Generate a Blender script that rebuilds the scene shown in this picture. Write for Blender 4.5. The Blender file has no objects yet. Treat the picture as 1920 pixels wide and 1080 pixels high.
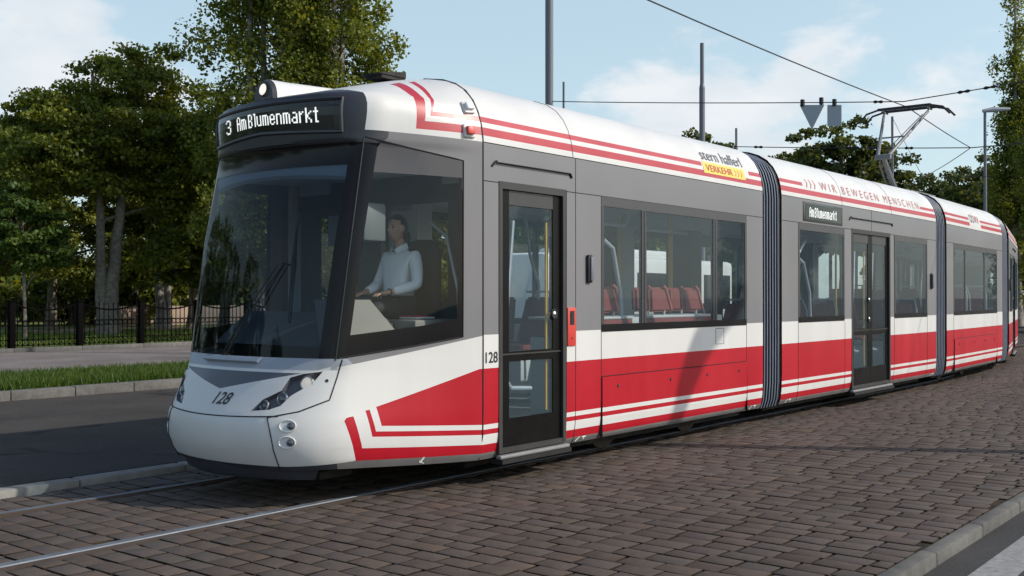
import bpy, bmesh, math, random
import numpy as np
from mathutils import Vector, Matrix
from math import radians as R, sin, cos, pi
random.seed(5); np.random.seed(5)
SC = bpy.context.scene
COL = SC.collection

# ---------------------------------------------------------------- camera
FPX, THETA = 1990.0, R(38.57)
CAMP = Vector((-6.578, -5.545, 1.545))
PITCH = math.atan(16/1990)
fwd = Vector((cos(THETA)*cos(PITCH), sin(THETA)*cos(PITCH), sin(PITCH)))
rgt = Vector((sin(THETA), -cos(THETA), 0))
upv = rgt.cross(fwd)
cam = bpy.data.cameras.new('camera'); co = bpy.data.objects.new('camera', cam); COL.objects.link(co)
cam.sensor_width = 36; cam.lens = 36*FPX/1920; cam.clip_start = .05; cam.clip_end = 3000
co.matrix_world = Matrix(((rgt.x, upv.x, -fwd.x, CAMP.x), (rgt.y, upv.y, -fwd.y, CAMP.y), (rgt.z, upv.z, -fwd.z, CAMP.z), (0, 0, 0, 1)))
SC.camera = co

# ---------------------------------------------------------------- sky, sun, exposure
SUN_EL = R(35); SUN_H = Vector((.516, -.856, 0)).normalized()
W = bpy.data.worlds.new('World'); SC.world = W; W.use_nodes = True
nt = W.node_tree; nt.nodes.clear()
def N(tree, t, **kw):
    n = tree.nodes.new(t)
    for k, v in kw.items():
        if k.startswith('i_'):
            n.inputs[k[2:].replace('_', ' ')].default_value = v
        elif k.startswith('n_'):
            n.inputs[int(k[2:])].default_value = v
        else: setattr(n, k, v)
    return n
def sky():
    L = nt.links.new
    s = N(nt, 'ShaderNodeTexSky', sky_type='NISHITA', sun_disc=False, sun_elevation=SUN_EL,
          sun_rotation=math.atan2(SUN_H.x, SUN_H.y), air_density=1.0, dust_density=1.6, ozone_density=1.2)
    tc = N(nt, 'ShaderNodeTexCoord')
    sep = N(nt, 'ShaderNodeSeparateXYZ'); L(tc.outputs['Generated'], sep.inputs[0])
    zz = N(nt, 'ShaderNodeMath', operation='ADD', n_1=.32); L(sep.outputs['Z'], zz.inputs[0])
    dx = N(nt, 'ShaderNodeMath', operation='DIVIDE'); L(sep.outputs['X'], dx.inputs[0]); L(zz.outputs[0], dx.inputs[1])
    dy = N(nt, 'ShaderNodeMath', operation='DIVIDE'); L(sep.outputs['Y'], dy.inputs[0]); L(zz.outputs[0], dy.inputs[1])
    cmb = N(nt, 'ShaderNodeCombineXYZ'); L(dx.outputs[0], cmb.inputs[0]); L(dy.outputs[0], cmb.inputs[1]); L(sep.outputs['Z'], cmb.inputs[2])
    n1 = N(nt, 'ShaderNodeTexNoise', i_Scale=4.6, i_Detail=10.0, i_Roughness=.56, i_Distortion=.15)
    L(cmb.outputs[0], n1.inputs['Vector'])
    # cloud banks: soft lobes round the directions where the clouds stand
    total = None
    for (px, py, rad, amt) in CLOUDS:
        d = (fwd + rgt*((px-960)/FPX) + upv*((540-py)/FPX)).normalized()
        vs = N(nt, 'ShaderNodeVectorMath', operation='DISTANCE'); L(tc.outputs['Generated'], vs.inputs[0]); vs.inputs[1].default_value = d
        mr = N(nt, 'ShaderNodeMapRange', interpolation_type='SMOOTHSTEP'); L(vs.outputs['Value'], mr.inputs[0])
        mr.inputs[1].default_value = 0; mr.inputs[2].default_value = rad; mr.inputs[3].default_value = amt; mr.inputs[4].default_value = 0
        if total is None: total = mr
        else:
            a = N(nt, 'ShaderNodeMath', operation='ADD'); L(total.outputs[0], a.inputs[0]); L(mr.outputs[0], a.inputs[1]); total = a
    add = N(nt, 'ShaderNodeMath', operation='ADD'); L(n1.outputs['Fac'], add.inputs[0]); L(total.outputs[0], add.inputs[1])
    mr = N(nt, 'ShaderNodeMapRange', interpolation_type='SMOOTHSTEP'); L(add.outputs[0], mr.inputs[0])
    mr.inputs[1].default_value = .60; mr.inputs[2].default_value = .80; mr.inputs[3].default_value = 0; mr.inputs[4].default_value = .88
    # cloud tone: slightly greyer where thick noise
    n2 = N(nt, 'ShaderNodeTexNoise', i_Scale=7.0, i_Detail=6.0); L(cmb.outputs[0], n2.inputs['Vector'])
    cr = N(nt, 'ShaderNodeValToRGB'); L(n2.outputs['Fac'], cr.inputs[0])
    cr.color_ramp.elements[0].position = .3; cr.color_ramp.elements[0].color = (4.9, 5.35, 5.8, 1)
    cr.color_ramp.elements[1].position = .65; cr.color_ramp.elements[1].color = (5.95, 6.1, 6.25, 1)
    # pale low veil; it and the clouds thin overhead to cut ambient fill
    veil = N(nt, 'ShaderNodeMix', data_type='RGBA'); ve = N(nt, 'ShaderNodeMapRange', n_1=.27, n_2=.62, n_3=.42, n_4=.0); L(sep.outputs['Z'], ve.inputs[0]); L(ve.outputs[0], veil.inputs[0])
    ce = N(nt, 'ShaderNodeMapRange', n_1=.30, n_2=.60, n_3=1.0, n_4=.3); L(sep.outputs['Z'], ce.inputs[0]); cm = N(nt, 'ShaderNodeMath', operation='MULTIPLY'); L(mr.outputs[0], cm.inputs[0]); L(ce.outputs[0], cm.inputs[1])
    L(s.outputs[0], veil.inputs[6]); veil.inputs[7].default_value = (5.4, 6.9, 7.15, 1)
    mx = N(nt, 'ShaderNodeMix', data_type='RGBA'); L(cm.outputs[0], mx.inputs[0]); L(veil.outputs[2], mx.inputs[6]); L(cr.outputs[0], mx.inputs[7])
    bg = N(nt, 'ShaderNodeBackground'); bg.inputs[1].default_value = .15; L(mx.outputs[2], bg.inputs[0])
    out = N(nt, 'ShaderNodeOutputWorld'); L(bg.outputs[0], out.inputs[0])
CLOUDS = [(40, 90, .16, .34), (200, 140, .09, .2), (1290, 190, .085, .3), (1420, 235, .09, .26), (1180, 230, .08, .2), (1720, 190, .085, .26), (1600, 60, .09, .10),
          (1850, 60, .08, .12), (1540, 150, .06, .2)]
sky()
sl = bpy.data.lights.new('sun', 'SUN'); sl.energy = 3.5; sl.angle = R(.5); sl.color = (1, .93, .82)
so = bpy.data.objects.new('sun', sl); COL.objects.link(so)
sdir = Vector((-SUN_H.x*cos(SUN_EL), -SUN_H.y*cos(SUN_EL), -sin(SUN_EL)))
so.rotation_euler = sdir.to_track_quat('-Z', 'Y').to_euler(); so.location = (0, 0, 60)
SC.view_settings.view_transform = 'Standard'; SC.view_settings.look = 'None'
SC.view_settings.exposure = 0; SC.view_settings.gamma = 1
SC.cycles.max_bounces = 10; SC.cycles.transparent_max_bounces = 24
SC.cycles.sample_clamp_indirect = 6

# ---------------------------------------------------------------- pixel helpers (calibrated from the photo)
def pray(px, py): return fwd + rgt*((px-960)/FPX) + upv*((540-py)/FPX)
def at_z(px, py, z=0.0):
    d = pray(px, py); return CAMP + d*((z-CAMP.z)/d.z)
def at_y(px, py, y=0.0):
    d = pray(px, py); return CAMP + d*((y-CAMP.y)/d.y)
def at_d(px, py, t): return CAMP + pray(px, py)*t

# ---------------------------------------------------------------- materials
MATS = {}
def mat(name, col, rough=.5, metal=0, var=0.0, vscale=3.0, bump=0.0, bscale=40.0, coat=0.0, spec=.5, streak=False):
    if name in MATS: return MATS[name]
    m = bpy.data.materials.new(name); m.use_nodes = True; t = m.node_tree
    p = t.nodes['Principled BSDF']
    p.inputs['Base Color'].default_value = (*col, 1); p.inputs['Roughness'].default_value = rough
    p.inputs['Metallic'].default_value = metal; p.inputs['Coat Weight'].default_value = coat; p.inputs['Coat Roughness'].default_value = .08
    p.inputs['Specular IOR Level'].default_value = spec
    tc = N(t, 'ShaderNodeTexCoord')
    if var:
        mp = N(t, 'ShaderNodeMapping'); t.links.new(tc.outputs['Object'], mp.inputs[0])
        if streak: mp.inputs['Scale'].default_value = (1, 1, .18)
        n = N(t, 'ShaderNodeTexNoise', i_Scale=vscale, i_Detail=6.0, i_Roughness=.6); t.links.new(mp.outputs[0], n.inputs['Vector'])
        r = N(t, 'ShaderNodeMapRange', n_1=.3, n_2=.7, n_3=1-var, n_4=1+var*.6); t.links.new(n.outputs['Fac'], r.inputs[0])
        mx = N(t, 'ShaderNodeVectorMath', operation='SCALE'); mx.inputs[0].default_value = col; t.links.new(r.outputs[0], mx.inputs['Scale'])
        t.links.new(mx.outputs[0], p.inputs['Base Color'])
        r2 = N(t, 'ShaderNodeMapRange', n_1=.3, n_2=.7, n_3=rough*.8, n_4=min(1, rough*1.25)); t.links.new(n.outputs['Fac'], r2.inputs[0]); t.links.new(r2.outputs[0], p.inputs['Roughness'])
    if bump:
        nb = N(t, 'ShaderNodeTexNoise', i_Scale=bscale, i_Detail=5.0); t.links.new(tc.outputs['Object'], nb.inputs['Vector'])
        b = N(t, 'ShaderNodeBump', i_Strength=bump, i_Distance=.01); t.links.new(nb.outputs['Fac'], b.inputs['Height']); t.links.new(b.outputs[0], p.inputs['Normal'])
    MATS[name] = m; return m
def glass(name, tint, refl=1.0, sheen=.0, sheencol=(.1, .13, .15), ior=1.5):
    m = bpy.data.materials.new(name); m.use_nodes = True; t = m.node_tree; t.nodes.clear(); L = t.links.new
    tr = N(t, 'ShaderNodeBsdfTransparent'); tr.inputs[0].default_value = (*tint, 1)
    df = N(t, 'ShaderNodeBsdfDiffuse'); df.inputs[0].default_value = (*sheencol, 1)  # diffuse layer paints the bluish sky reflection into the pane's colour
    m1 = N(t, 'ShaderNodeMixShader'); m1.inputs[0].default_value = sheen; L(tr.outputs[0], m1.inputs[1]); L(df.outputs[0], m1.inputs[2])
    gl = N(t, 'ShaderNodeBsdfGlossy'); gl.inputs['Roughness'].default_value = .015; gl.inputs[0].default_value = (.95, .98, 1, 1)
    lw = N(t, 'ShaderNodeLayerWeight', i_Blend=.5); pw = N(t, 'ShaderNodeMath', operation='POWER', n_1=5.0); L(lw.outputs['Facing'], pw.inputs[0])
    ma = N(t, 'ShaderNodeMath', operation='MULTIPLY_ADD', n_1=.93, n_2=.055); L(pw.outputs[0], ma.inputs[0])
    ml = N(t, 'ShaderNodeMath', operation='MULTIPLY', n_1=refl); ml.use_clamp = True; L(ma.outputs[0], ml.inputs[0])
    m2 = N(t, 'ShaderNodeMixShader'); L(ml.outputs[0], m2.inputs[0]); L(m1.outputs[0], m2.inputs[1]); L(gl.outputs[0], m2.inputs[2])
    o = N(t, 'ShaderNodeOutputMaterial'); L(m2.outputs[0], o.inputs[0]); MATS[name] = m; return m
def emit(name, col, s):
    m = bpy.data.materials.new(name); m.use_nodes = True; p = m.node_tree.nodes['Principled BSDF']
    p.inputs['Base Color'].default_value = (*[c*.5 for c in col], 1); p.inputs['Emission Color'].default_value = (*col, 1); p.inputs['Emission Strength'].default_value = s
    MATS[name] = m; return m
WHITE = mat('white paint', (.66, .66, .65), .36, 0, .045, 2.2, coat=.10, streak=True)
RED = mat('red paint', (.43, .008, .020), .38, 0, .10, 2.2, coat=.08, spec=.3, streak=True)
REDROOF = mat('red roof stripe', (.46, .030, .045), .38, 0, .06, 2.2, coat=.2)
GREY = mat('grey paint', (.185, .184, .196), .42, 0, .06, 1.6, coat=.12, streak=True)
SKIRT = mat('skirt grey paint', (.16, .155, .155), .5, 0, .15, 3.0)
DGREY = mat('dark grey housing', (.034, .037, .047), .42, 0, .05, 3.0, coat=.1)
VGREY = mat('nose grey paint', (.095, .10, .12), .4, 0, .05, 3.0, coat=.1)
SEAM = mat('seam black', (.012, .012, .014), .6)
BLACK = mat('black glass border', (.010, .010, .012), .14, 0, .1, 2.0, spec=.2)
MULL = mat('window mullion', (.05, .048, .055), .3, 0, .05, 3.0)
FRAME = mat('dark window frame', (.008, .008, .010), .3, 0, .1, 3.0, spec=.15)
FRAMETOP = mat('grey window band', (.062, .06, .068), .3, 0, .05, 3.0)
RUBBER = mat('black rubber', (.015, .015, .017), .7, 0, .2, 8)
RIB = mat('bellows rib', (.20, .23, .30), .4, 0, .1, 5)
BELLOW = mat('bellows fabric', (.012, .014, .024), .6, 0, .25, 5, .1, 60)
STEEL = mat('brushed steel', (.45, .46, .48), .32, .9, .1, 6)
RAILSTEEL = mat('worn rail steel', (.15, .17, .20), .6, .4, .25, 7)
RUST = mat('rail rust', (.06, .042, .034), .8, 0, .3, 10)
UNDER = mat('underframe black', (.012, .011, .011), .8, 0, .2, 4)
LINING = mat('interior lining', (.60, .64, .67), .6, 0, .04, 2)
CEIL = mat('interior ceiling', (.74, .77, .80), .6, 0, .03, 2)
FLOOR = mat('interior floor', (.18, .20, .205), .6, 0, .1, 8)
SEATRED = mat('seat red moquette', (.20, .03, .024), .8, 0, .12, 20, .2, 200)
SEATSH = mat('seat shell', (.5, .5, .5), .5)
POLE = mat('grab pole grey', (.45, .5, .55), .35, .3)
YELLOW = mat('yellow pole', (.65, .36, .03), .45, 0, .05, 3)
BEIGE = mat('console beige', (.22, .205, .18), .7, 0, .06, 4)
DARKTEAL = mat('dark cab panel', (.035, .05, .055), .6, 0, .1, 3)
EMERG = mat('emergency box red', (.62, .06, .045), .4, 0, .05, 5)
CHROME = mat('polished metal', (.7, .7, .72), .12, 1)
LENS = mat('headlight lens', (.75, .78, .8), .08, 0, coat=1)
LENSD = mat('dark lamp lens', (.07, .08, .1), .1, 0, coat=1)
LIT = emit('lit lamp', (1, .94, .84), .9)
LITH = emit('lit headlight', (1, .93, .82), .35)
LED = emit('display dots', (.93, .97, .95), .95)
DISPLAY = mat('display black', (.008, .009, .01), .18)
YBOX = mat('yellow decal', (.82, .62, .13), .4)
LGREY = mat('lettering grey', (.13, .13, .14), .4)
LRED = mat('lettering red', (.5, .07, .06), .4)
LSLO = mat('slogan red', (.50, .13, .12), .45)
LDARK = mat('number black', (.02, .02, .024), .4)
LWHITE = mat('marking white', (.8, .8, .78), .5)
GLASS = glass('tinted window glass', (.86, .92, .94), .4, .11, (.26, .38, .45))
GLASSFAR = glass('far window glass', (.85, .90, .90), .8, .0)
GLASSCAB = glass('cab side glass', (.90, .95, .96), .35, .02, (.06, .18, .25))
GLASSWS = glass('windscreen glass', (.42, .48, .55), .4, .02, (.06, .11, .20))

# ---------------------------------------------------------------- mesh builder
def link(me, name, parent=None):
    o = bpy.data.objects.new(name, me); COL.objects.link(o)
    if parent is not None: o.parent = parent
    return o
def tag(o, label=None, cat=None, group=None, kind=None):
    if label: o['label'] = label
    if cat: o['category'] = cat
    if group: o['group'] = group
    if kind: o['kind'] = kind
    return o
def empty(name, loc=(0, 0, 0), rz=0):
    o = bpy.data.objects.new(name, None); COL.objects.link(o); o.location = loc; o.rotation_euler = (0, 0, rz); o.empty_display_size = .2
    return o
def copy_tree(o, parent=None):
    c = o.copy(); COL.objects.link(c); c.parent = parent
    for ch in list(o.children): copy_tree(ch, c)
    return c
class MB:
    def __init__(s, M=None): s.v = []; s.f = []; s.m = []; s.M = M; s.mats = []
    def mi(s, m):
        if m not in s.mats: s.mats.append(m)
        return s.mats.index(m)
    def add(s, vs, fs, m):
        b = len(s.v); k = s.mi(m)
        for v in vs: s.v.append(tuple(s.M @ Vector(v)) if s.M else tuple(v))
        for f in fs: s.f.append([b+i for i in f]); s.m.append(k)
    def box(s, x0, x1, y0, y1, z0, z1, m, bev=0):
        if not bev:
            s.add([(x0, y0, z0), (x1, y0, z0), (x1, y1, z0), (x0, y1, z0), (x0, y0, z1), (x1, y0, z1), (x1, y1, z1), (x0, y1, z1)],
                  [(0, 3, 2, 1), (4, 5, 6, 7), (0, 1, 5, 4), (1, 2, 6, 5), (2, 3, 7, 6), (3, 0, 4, 7)], m); return
        bm = bmesh.new(); bmesh.ops.create_cube(bm, size=1)
        for v in bm.verts: v.co = Vector(((x0+x1)/2+v.co.x*(x1-x0), (y0+y1)/2+v.co.y*(y1-y0), (z0+z1)/2+v.co.z*(z1-z0)))
        bmesh.ops.bevel(bm, geom=bm.edges[:], offset=bev, segments=2, affect='EDGES', profile=.5)
        s.bm(bm, m); bm.free()
    def bm(s, bm, m):
        bm.verts.index_update(); s.add([v.co[:] for v in bm.verts], [[v.index for v in f.verts] for f in bm.faces], m)
    def quad(s, a, b, c, d, m): s.add([a, b, c, d], [(0, 1, 2, 3)], m)
    def tube(s, pts, r, m, n=8, closed=False, flat=None):
        pts = [Vector(p) for p in pts]; k = len(pts); vs = []; fs = []
        rs = r if isinstance(r, (list, tuple)) else [r]*k
        prevu = None
        for i, p in enumerate(pts):
            a = pts[i-1] if (i or closed) else p; b = pts[(i+1) % k] if (i < k-1 or closed) else p
            t = (b-a).normalized()
            ref = prevu if prevu is not None else (Vector((0, 0, 1)) if abs(t.z) < .9 else Vector((1, 0, 0)))
            u = (ref - t*ref.dot(t))
            if u.length < 1e-5: u = t.orthogonal()
            u.normalize(); prevu = u; w = t.cross(u)
            for j in range(n):
                an = 2*pi*j/n; vs.append(p+(u*cos(an)+w*sin(an))*rs[i])
        for i in range(k if closed else k-1):
            for j in range(n):
                i2 = (i+1) % k; fs.append((i*n+j, i*n+(j+1) % n, i2*n+(j+1) % n, i2*n+j))
        if not closed: fs.append(tuple(range(n))[::-1]); fs.append(tuple((k-1)*n+j for j in range(n)))
        s.add(vs, fs, m)
    def prism(s, poly, h, m):   # poly: list of Vector, extruded by vector h
        n = len(poly); vs = [Vector(p) for p in poly]+[Vector(p)+Vector(h) for p in poly]
        s.add(vs, [tuple(range(n))[::-1], tuple(range(n, 2*n))]+[(i, (i+1) % n, n+(i+1) % n, n+i) for i in range(n)], m)
    def build(s, name, parent=None, smooth=35, data_only=False):
        me = bpy.data.meshes.new(name); me.from_pydata(s.v, [], s.f)
        for m in s.mats: me.materials.append(m)
        me.polygons.foreach_set('material_index', s.m)
        if smooth:
            me.polygons.foreach_set('use_smooth', [True]*len(me.polygons)); me.set_sharp_from_angle(angle=R(smooth))
        me.update()
        return me if data_only else link(me, name, parent)
def text_mesh(txt, h, M, m, mats_mb, font_scale_x=1.0, mapf=None, cuts=(), thick=.0):
    # cuts: fractions of the cap height at which the letters are split so that they follow a curved surface
    """Blender's own font turned to a mesh, mapped by mapf(u,v)->Vector and added to builder mats_mb"""
    cu = bpy.data.curves.new('t', 'FONT'); cu.body = txt; cu.size = 1; cu.resolution_u = 4; cu.offset = thick; cu.space_character = 1.0
    ob = bpy.data.objects.new('t', cu); COL.objects.link(ob)
    dg = bpy.context.evaluated_depsgraph_get(); me = bpy.data.meshes.new_from_object(ob.evaluated_get(dg))
    bm = bmesh.new(); bm.from_mesh(me)
    xs = [v.co.x for v in bm.verts]; ys = [v.co.y for v in bm.verts]; x0, x1 = min(xs), max(xs)
    cap = .7
    for c in cuts:
        g = bm.verts[:]+bm.edges[:]+bm.faces[:]
        bmesh.ops.bisect_plane(bm, geom=g, plane_co=(0, c*cap, 0), plane_no=(0, 1, 0))
    for v in bm.verts:
        v.co = mapf((v.co.x-x0)/(x1-x0), v.co.y/cap)
    mats_mb.bm(bm, m); bm.free(); bpy.data.objects.remove(ob); bpy.data.curves.remove(cu); bpy.data.meshes.remove(me)
# ================================================================ TRAM
YC, HW = 1.25, 1.25
PZ = [.215, .25, .30, .40, .60, 2.80, 2.86, 2.95, 3.05, 3.15, 3.24, 3.31, 3.36, 3.395, 3.415]
PI_ = [.05, .03, .018, .006, 0, 0, .006, .022, .055, .11, .19, .30, .44, .66, 1.25]
def inset(z): return float(np.interp(z, PZ, PI_))
Z_SK, Z_R1, Z_W1, Z_R2, Z_W2, Z_R3, Z_W3, Z_G, Z_ROOF = .215, .27, .342, .423, .464, .504, .96, 1.234, 2.80
def band(z):
    for lim, m in ((Z_R1, SKIRT), (Z_W1, RED), (Z_R2, WHITE), (Z_W2, RED), (Z_R3, WHITE), (Z_W3, RED), (Z_G, WHITE), (Z_ROOF, GREY)):
        if z < lim: return m
    return WHITE
STRIPES = [(2.855, 2.922), (2.965, 3.013)]
tram = empty('tram', (0, 0, 0))
tag(tram, 'white, red and grey articulated low-floor tram with route 3 display, on the paved track', 'tram')
def T(x=0, y=0, yaw=0): return Matrix.Translation((x, y, 0)) @ Matrix.Rotation(yaw, 4, 'Z')

# ---------------------------------------------------------------- cab shell
LV = np.array([.215, .25, .30, .36, .42, .50, .58, .645, .70, .80, .90, 1.0, 1.06, 1.085, 1.2, 1.4, 1.6, 1.8, 2.0, 2.2, 2.4, 2.55, 2.68, 2.715, 2.735, 2.76, 2.80, 2.86, 2.95, 3.02, 3.07, 3.105, 3.13, 3.16, 3.20, 3.25, 3.30, 3.345, 3.38, 3.41])
def tab(z, *pts):
    return float(np.interp(z, [p[0] for p in pts], [p[1] for p in pts]))
XC = [(.215, -1.46), (.30, -1.50), (.42, -1.535), (.55, -1.545), (.645, -1.53), (.80, -1.46), (.95, -1.39), (1.05, -1.33), (1.085, -1.30), (2.0, -1.15), (2.70, -1.0), (2.74, -1.015), (3.0, -1.035), (3.10, -1.02), (3.13, -.95), (3.20, -.78), (3.27, -.55), (3.34, -.30), (3.385, -.12), (3.41, -.015)]
WC = [(.215, .89), (.30, .91), (.42, .92), (.55, .92), (.70, .905), (.95, .89), (1.085, .90), (2.0, .92), (2.70, .92), (2.74, .935), (3.0, .94), (3.10, .905), (3.13, .85), (3.20, .78), (3.30, .72), (3.38, .50), (3.41, .40)]
XN = [(.215, -1.68), (.30, -1.73), (.42, -1.775), (.55, -1.785), (.645, -1.765), (.80, -1.66), (.95, -1.565), (1.05, -1.485), (1.085, -1.455), (2.0, -1.34), (2.70, -1.18), (2.735, -1.225), (3.0, -1.26), (3.10, -1.245), (3.13, -1.15), (3.20, -.88), (3.27, -.62), (3.34, -.35), (3.385, -.15), (3.41, -.02)]
RC = [(.215, .34), (.6, .40), (1.0, .28), (1.085, .12), (2.7, .11), (2.76, .2), (3.05, .26), (3.41, .3)]
def outline(z):
    w0 = HW-inset(z); xc, wc, xn, r = tab(z, *XC), tab(z, *WC), tab(z, *XN), tab(z, *RC)
    wc = min(wc, w0-.02)
    L = math.hypot(xc, w0-wc); r = min(r, .45*L)
    S = Vector((xc*(1-r/L), wc+(w0-wc)*r/L)); hF = max(.3, wc-.95*r) if wc > .45 else wc*.6
    arc = lambda h: xn+(xc-xn)*(h/wc)**2.0
    pts = []
    for i in range(15):
        t = i/14; x = S.x*t; h = w0+(S.y-w0)*t + .022*math.sin(pi*t)*min(1, L); pts.append((x, h))
    C = Vector((xc, wc)); Fp = Vector((arc(hF), hF))
    for i in range(1, 10):
        t = i/9; p = S*(1-t)**2+C*2*t*(1-t)+Fp*t*t; pts.append((p.x, p.y))
    for i in range(1, 13):
        h = hF*(1-i/12); pts.append((arc(h), h))
    return pts
NS, NCOR, NF = 15, 9, 12
OUT = [outline(z) for z in LV]
def outl(z):
    i = int(np.clip(np.searchsorted(LV, z)-1, 0, len(LV)-2)); t = (z-LV[i])/(LV[i+1]-LV[i]); t = min(1, max(0, t))
    a = np.array(OUT[i]); b = np.array(OUT[i+1]); return a*(1-t)+b*t
def rise(x): return .06*max(0, min(1, -x/1.25))**1.1
def zmap(x, z): return z+rise(x)*max(0, (.62-z)/(.62-.215))
def hw_at(x, z):
    if x >= 0: return HW-inset(z)
    o = outl(z); return float(np.interp(-x, -o[:, 0], o[:, 1], right=0))
def xf_at(h, z):
    o = outl(z)[::-1]; return float(np.interp(abs(h), o[:, 1], o[:, 0]))
def cabhit(px, py):
    d = pray(px, py); t = 5.0; step = .01
    def ins(p):
        if p.z < .2 or p.z > 3.41: return False
        z = p.z
        for _ in range(3): z = z-(zmap(p.x, z)-p.z)
        return abs(p.y-YC) < hw_at(p.x, max(.215, z))
    while t < 13:
        if ins(CAMP+d*t):
            a, b = t-step, t
            for _ in range(14):
                m = (a+b)/2
                if ins(CAMP+d*m): b = m
                else: a = m
            return CAMP+d*b
        t += step
    return CAMP+d*((YC-.9-CAMP.y)/d.y)
def xz(pts): return [(p.x, p.z) for p in (cabhit(*q) for q in pts)]
def yz(pts): return [(p.y-YC, p.z) for p in (cabhit(*q) for q in pts)]
def inpoly(x, y, P):
    c = False; n = len(P)
    for i in range(n):
        x1, y1 = P[i]; x2, y2 = P[i-1]
        if (y1 > y) != (y2 > y) and x < (x2-x1)*(y-y1)/(y2-y1)+x1: c = not c
    return c
bm = bmesh.new()
grid = {}
for i, z in enumerate(LV):
    o = OUT[i]; n = len(o)
    for sgn in (-1, 1):
        for j, (x, h) in enumerate(o):
            if j == n-1 and sgn == 1: grid[(i, j, 1)] = grid[(i, j, -1)]; continue
            grid[(i, j, sgn)] = bm.verts.new((x, YC+sgn*h, zmap(x, z)))
FTYPE = bm.faces.layers.int.new('typ')   # 0 side 1 corner 2 front
for i in range(len(LV)-1):
    for sgn in (-1, 1):
        for j in range(len(OUT[0])-1):
            q = [grid[(i, j, sgn)], grid[(i, j+1, sgn)], grid[(i+1, j+1, sgn)], grid[(i+1, j, sgn)]]
            if sgn == 1: q = q[::-1]
            f = bm.faces.new(q); f[FTYPE] = (0 if j < NS-1 else (1 if j < NS+NCOR-1 else 2))
top = [grid[(len(LV)-1, j, -1)] for j in range(len(OUT[0]))]+[grid[(len(LV)-1, j, 1)] for j in range(len(OUT[0])-2, -1, -1)]
ftop = bm.faces.new(top[::-1]); ftop[FTYPE] = 3
def cut(poly, axis, types):
    """cut the shell along a polygon drawn in side view (X,Z) or front view (Y,Z)"""
    n = len(poly)
    mn = [min(p[k] for p in poly)-.01 for k in (0, 1)]; mx_ = [max(p[k] for p in poly)+.01 for k in (0, 1)]
    for i in range(n):
        a, b = poly[i-1], poly[i]; d = (b[0]-a[0], b[1]-a[1])
        if abs(d[0])+abs(d[1]) < 1e-5: continue
        fs = []
        for f in bm.faces:
            if f[FTYPE] not in types: continue
            us = [v.co[axis]-(YC if axis == 1 else 0) for v in f.verts]; zs = [v.co.z for v in f.verts]
            if max(us) < mn[0] or min(us) > mx_[0] or max(zs) < mn[1] or min(zs) > mx_[1]: continue
            fs.append(f)
        es = {e for f in fs for e in f.edges}; vs = {v for f in fs for v in f.verts}
        if axis == 0: pc, pn = (a[0], 0, a[1]), (d[1], 0, -d[0])
        else: pc, pn = (0, a[0]+YC, a[1]), (0, d[1], -d[0])
        bmesh.ops.bisect_plane(bm, geom=list(vs)+list(es)+fs, plane_co=pc, plane_no=pn, dist=1e-5)
P_WIN = xz([(683, 258), (869, 302), (868, 633), (634, 671), (629, 660)])
P_WIN = [P_WIN[0], (P_WIN[1][0], P_WIN[1][1]), P_WIN[2], P_WIN[3]]
P_GW = xz([(641, 687), (907, 629)])                                    # white/grey line under the cab window
P_RED = xz([(705.3, 763), (715.5, 798.6), (906, 796), (906, 690.5), (899, 692)]); 
P_RED[2] = (0.02, Z_R3); P_RED[3] = (0.02, Z_W3)
P_TH = xz([(685, 770), (693, 768), (705, 809), (903, 804), (903, 813), (698, 819)]); P_TH[3] = (.02, Z_W2); P_TH[4] = (.02, Z_R2)
P_LO = xz([(645.5, 790), (649, 784), (655, 782), (662.6, 780.6), (679, 840.5), (901, 831), (902, 849), (666.6, 864)]); P_LO[5] = (.02, Z_W1); P_LO[6] = (.02, Z_R1)
sk = xz([(666.6, 864), (540, 870)])
sk[1] = (sk[1][0], .305)
P_SKL = [(.02, Z_R1), sk[0], sk[1], (-2.2, sk[1][1]), (-2.2, .1), (.02, .1)]
P_C1 = xz([(730, 158), (748, 155), (796.7, 226.7), (906, 240.5), (906, 257.5), (780, 241)]); P_C1[3] = (.02, STRIPES[0][1]); P_C1[4] = (.02, STRIPES[0][0])
P_C2 = xz([(765, 154), (776.7, 153), (811.7, 209), (906.7, 220), (906.7, 228), (806.7, 217)]); P_C2[3] = (.02, STRIPES[1][1]); P_C2[4] = (.02, STRIPES[1][0])
P_RL = xz([(684, 243)])[0]                                             # white/grey line below the roof
P_UP = [P_RL, (.02, Z_ROOF), (.02, 3.6), (-.6, 3.6), (-.955, 3.14)]
hs = xz([(633, 176), (660, 190), (676.7, 216.7), (684, 243)])
P_WSL = [(-.88, 1.085), (.88, 1.085), (.88, 2.72), (-.88, 2.72)]
V0 = yz([(358, 688), (422, 729), (567, 700)])
zV = V0[2][1]; apex = V0[1][1]
hV = abs(V0[2][0])
P_V = [(-hV, zV), (0, apex), (hV, zV)]
HLpx = [(471, 770.5), (493.5, 749), (528, 732.6), (544.5, 708), (569, 701), (605.5, 696.7), (585, 720), (544.4, 742.8), (526, 761), (503.7, 768.4)]
P_HL = yz(HLpx); P_HLm = [(-a, b) for a, b in P_HL]

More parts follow.
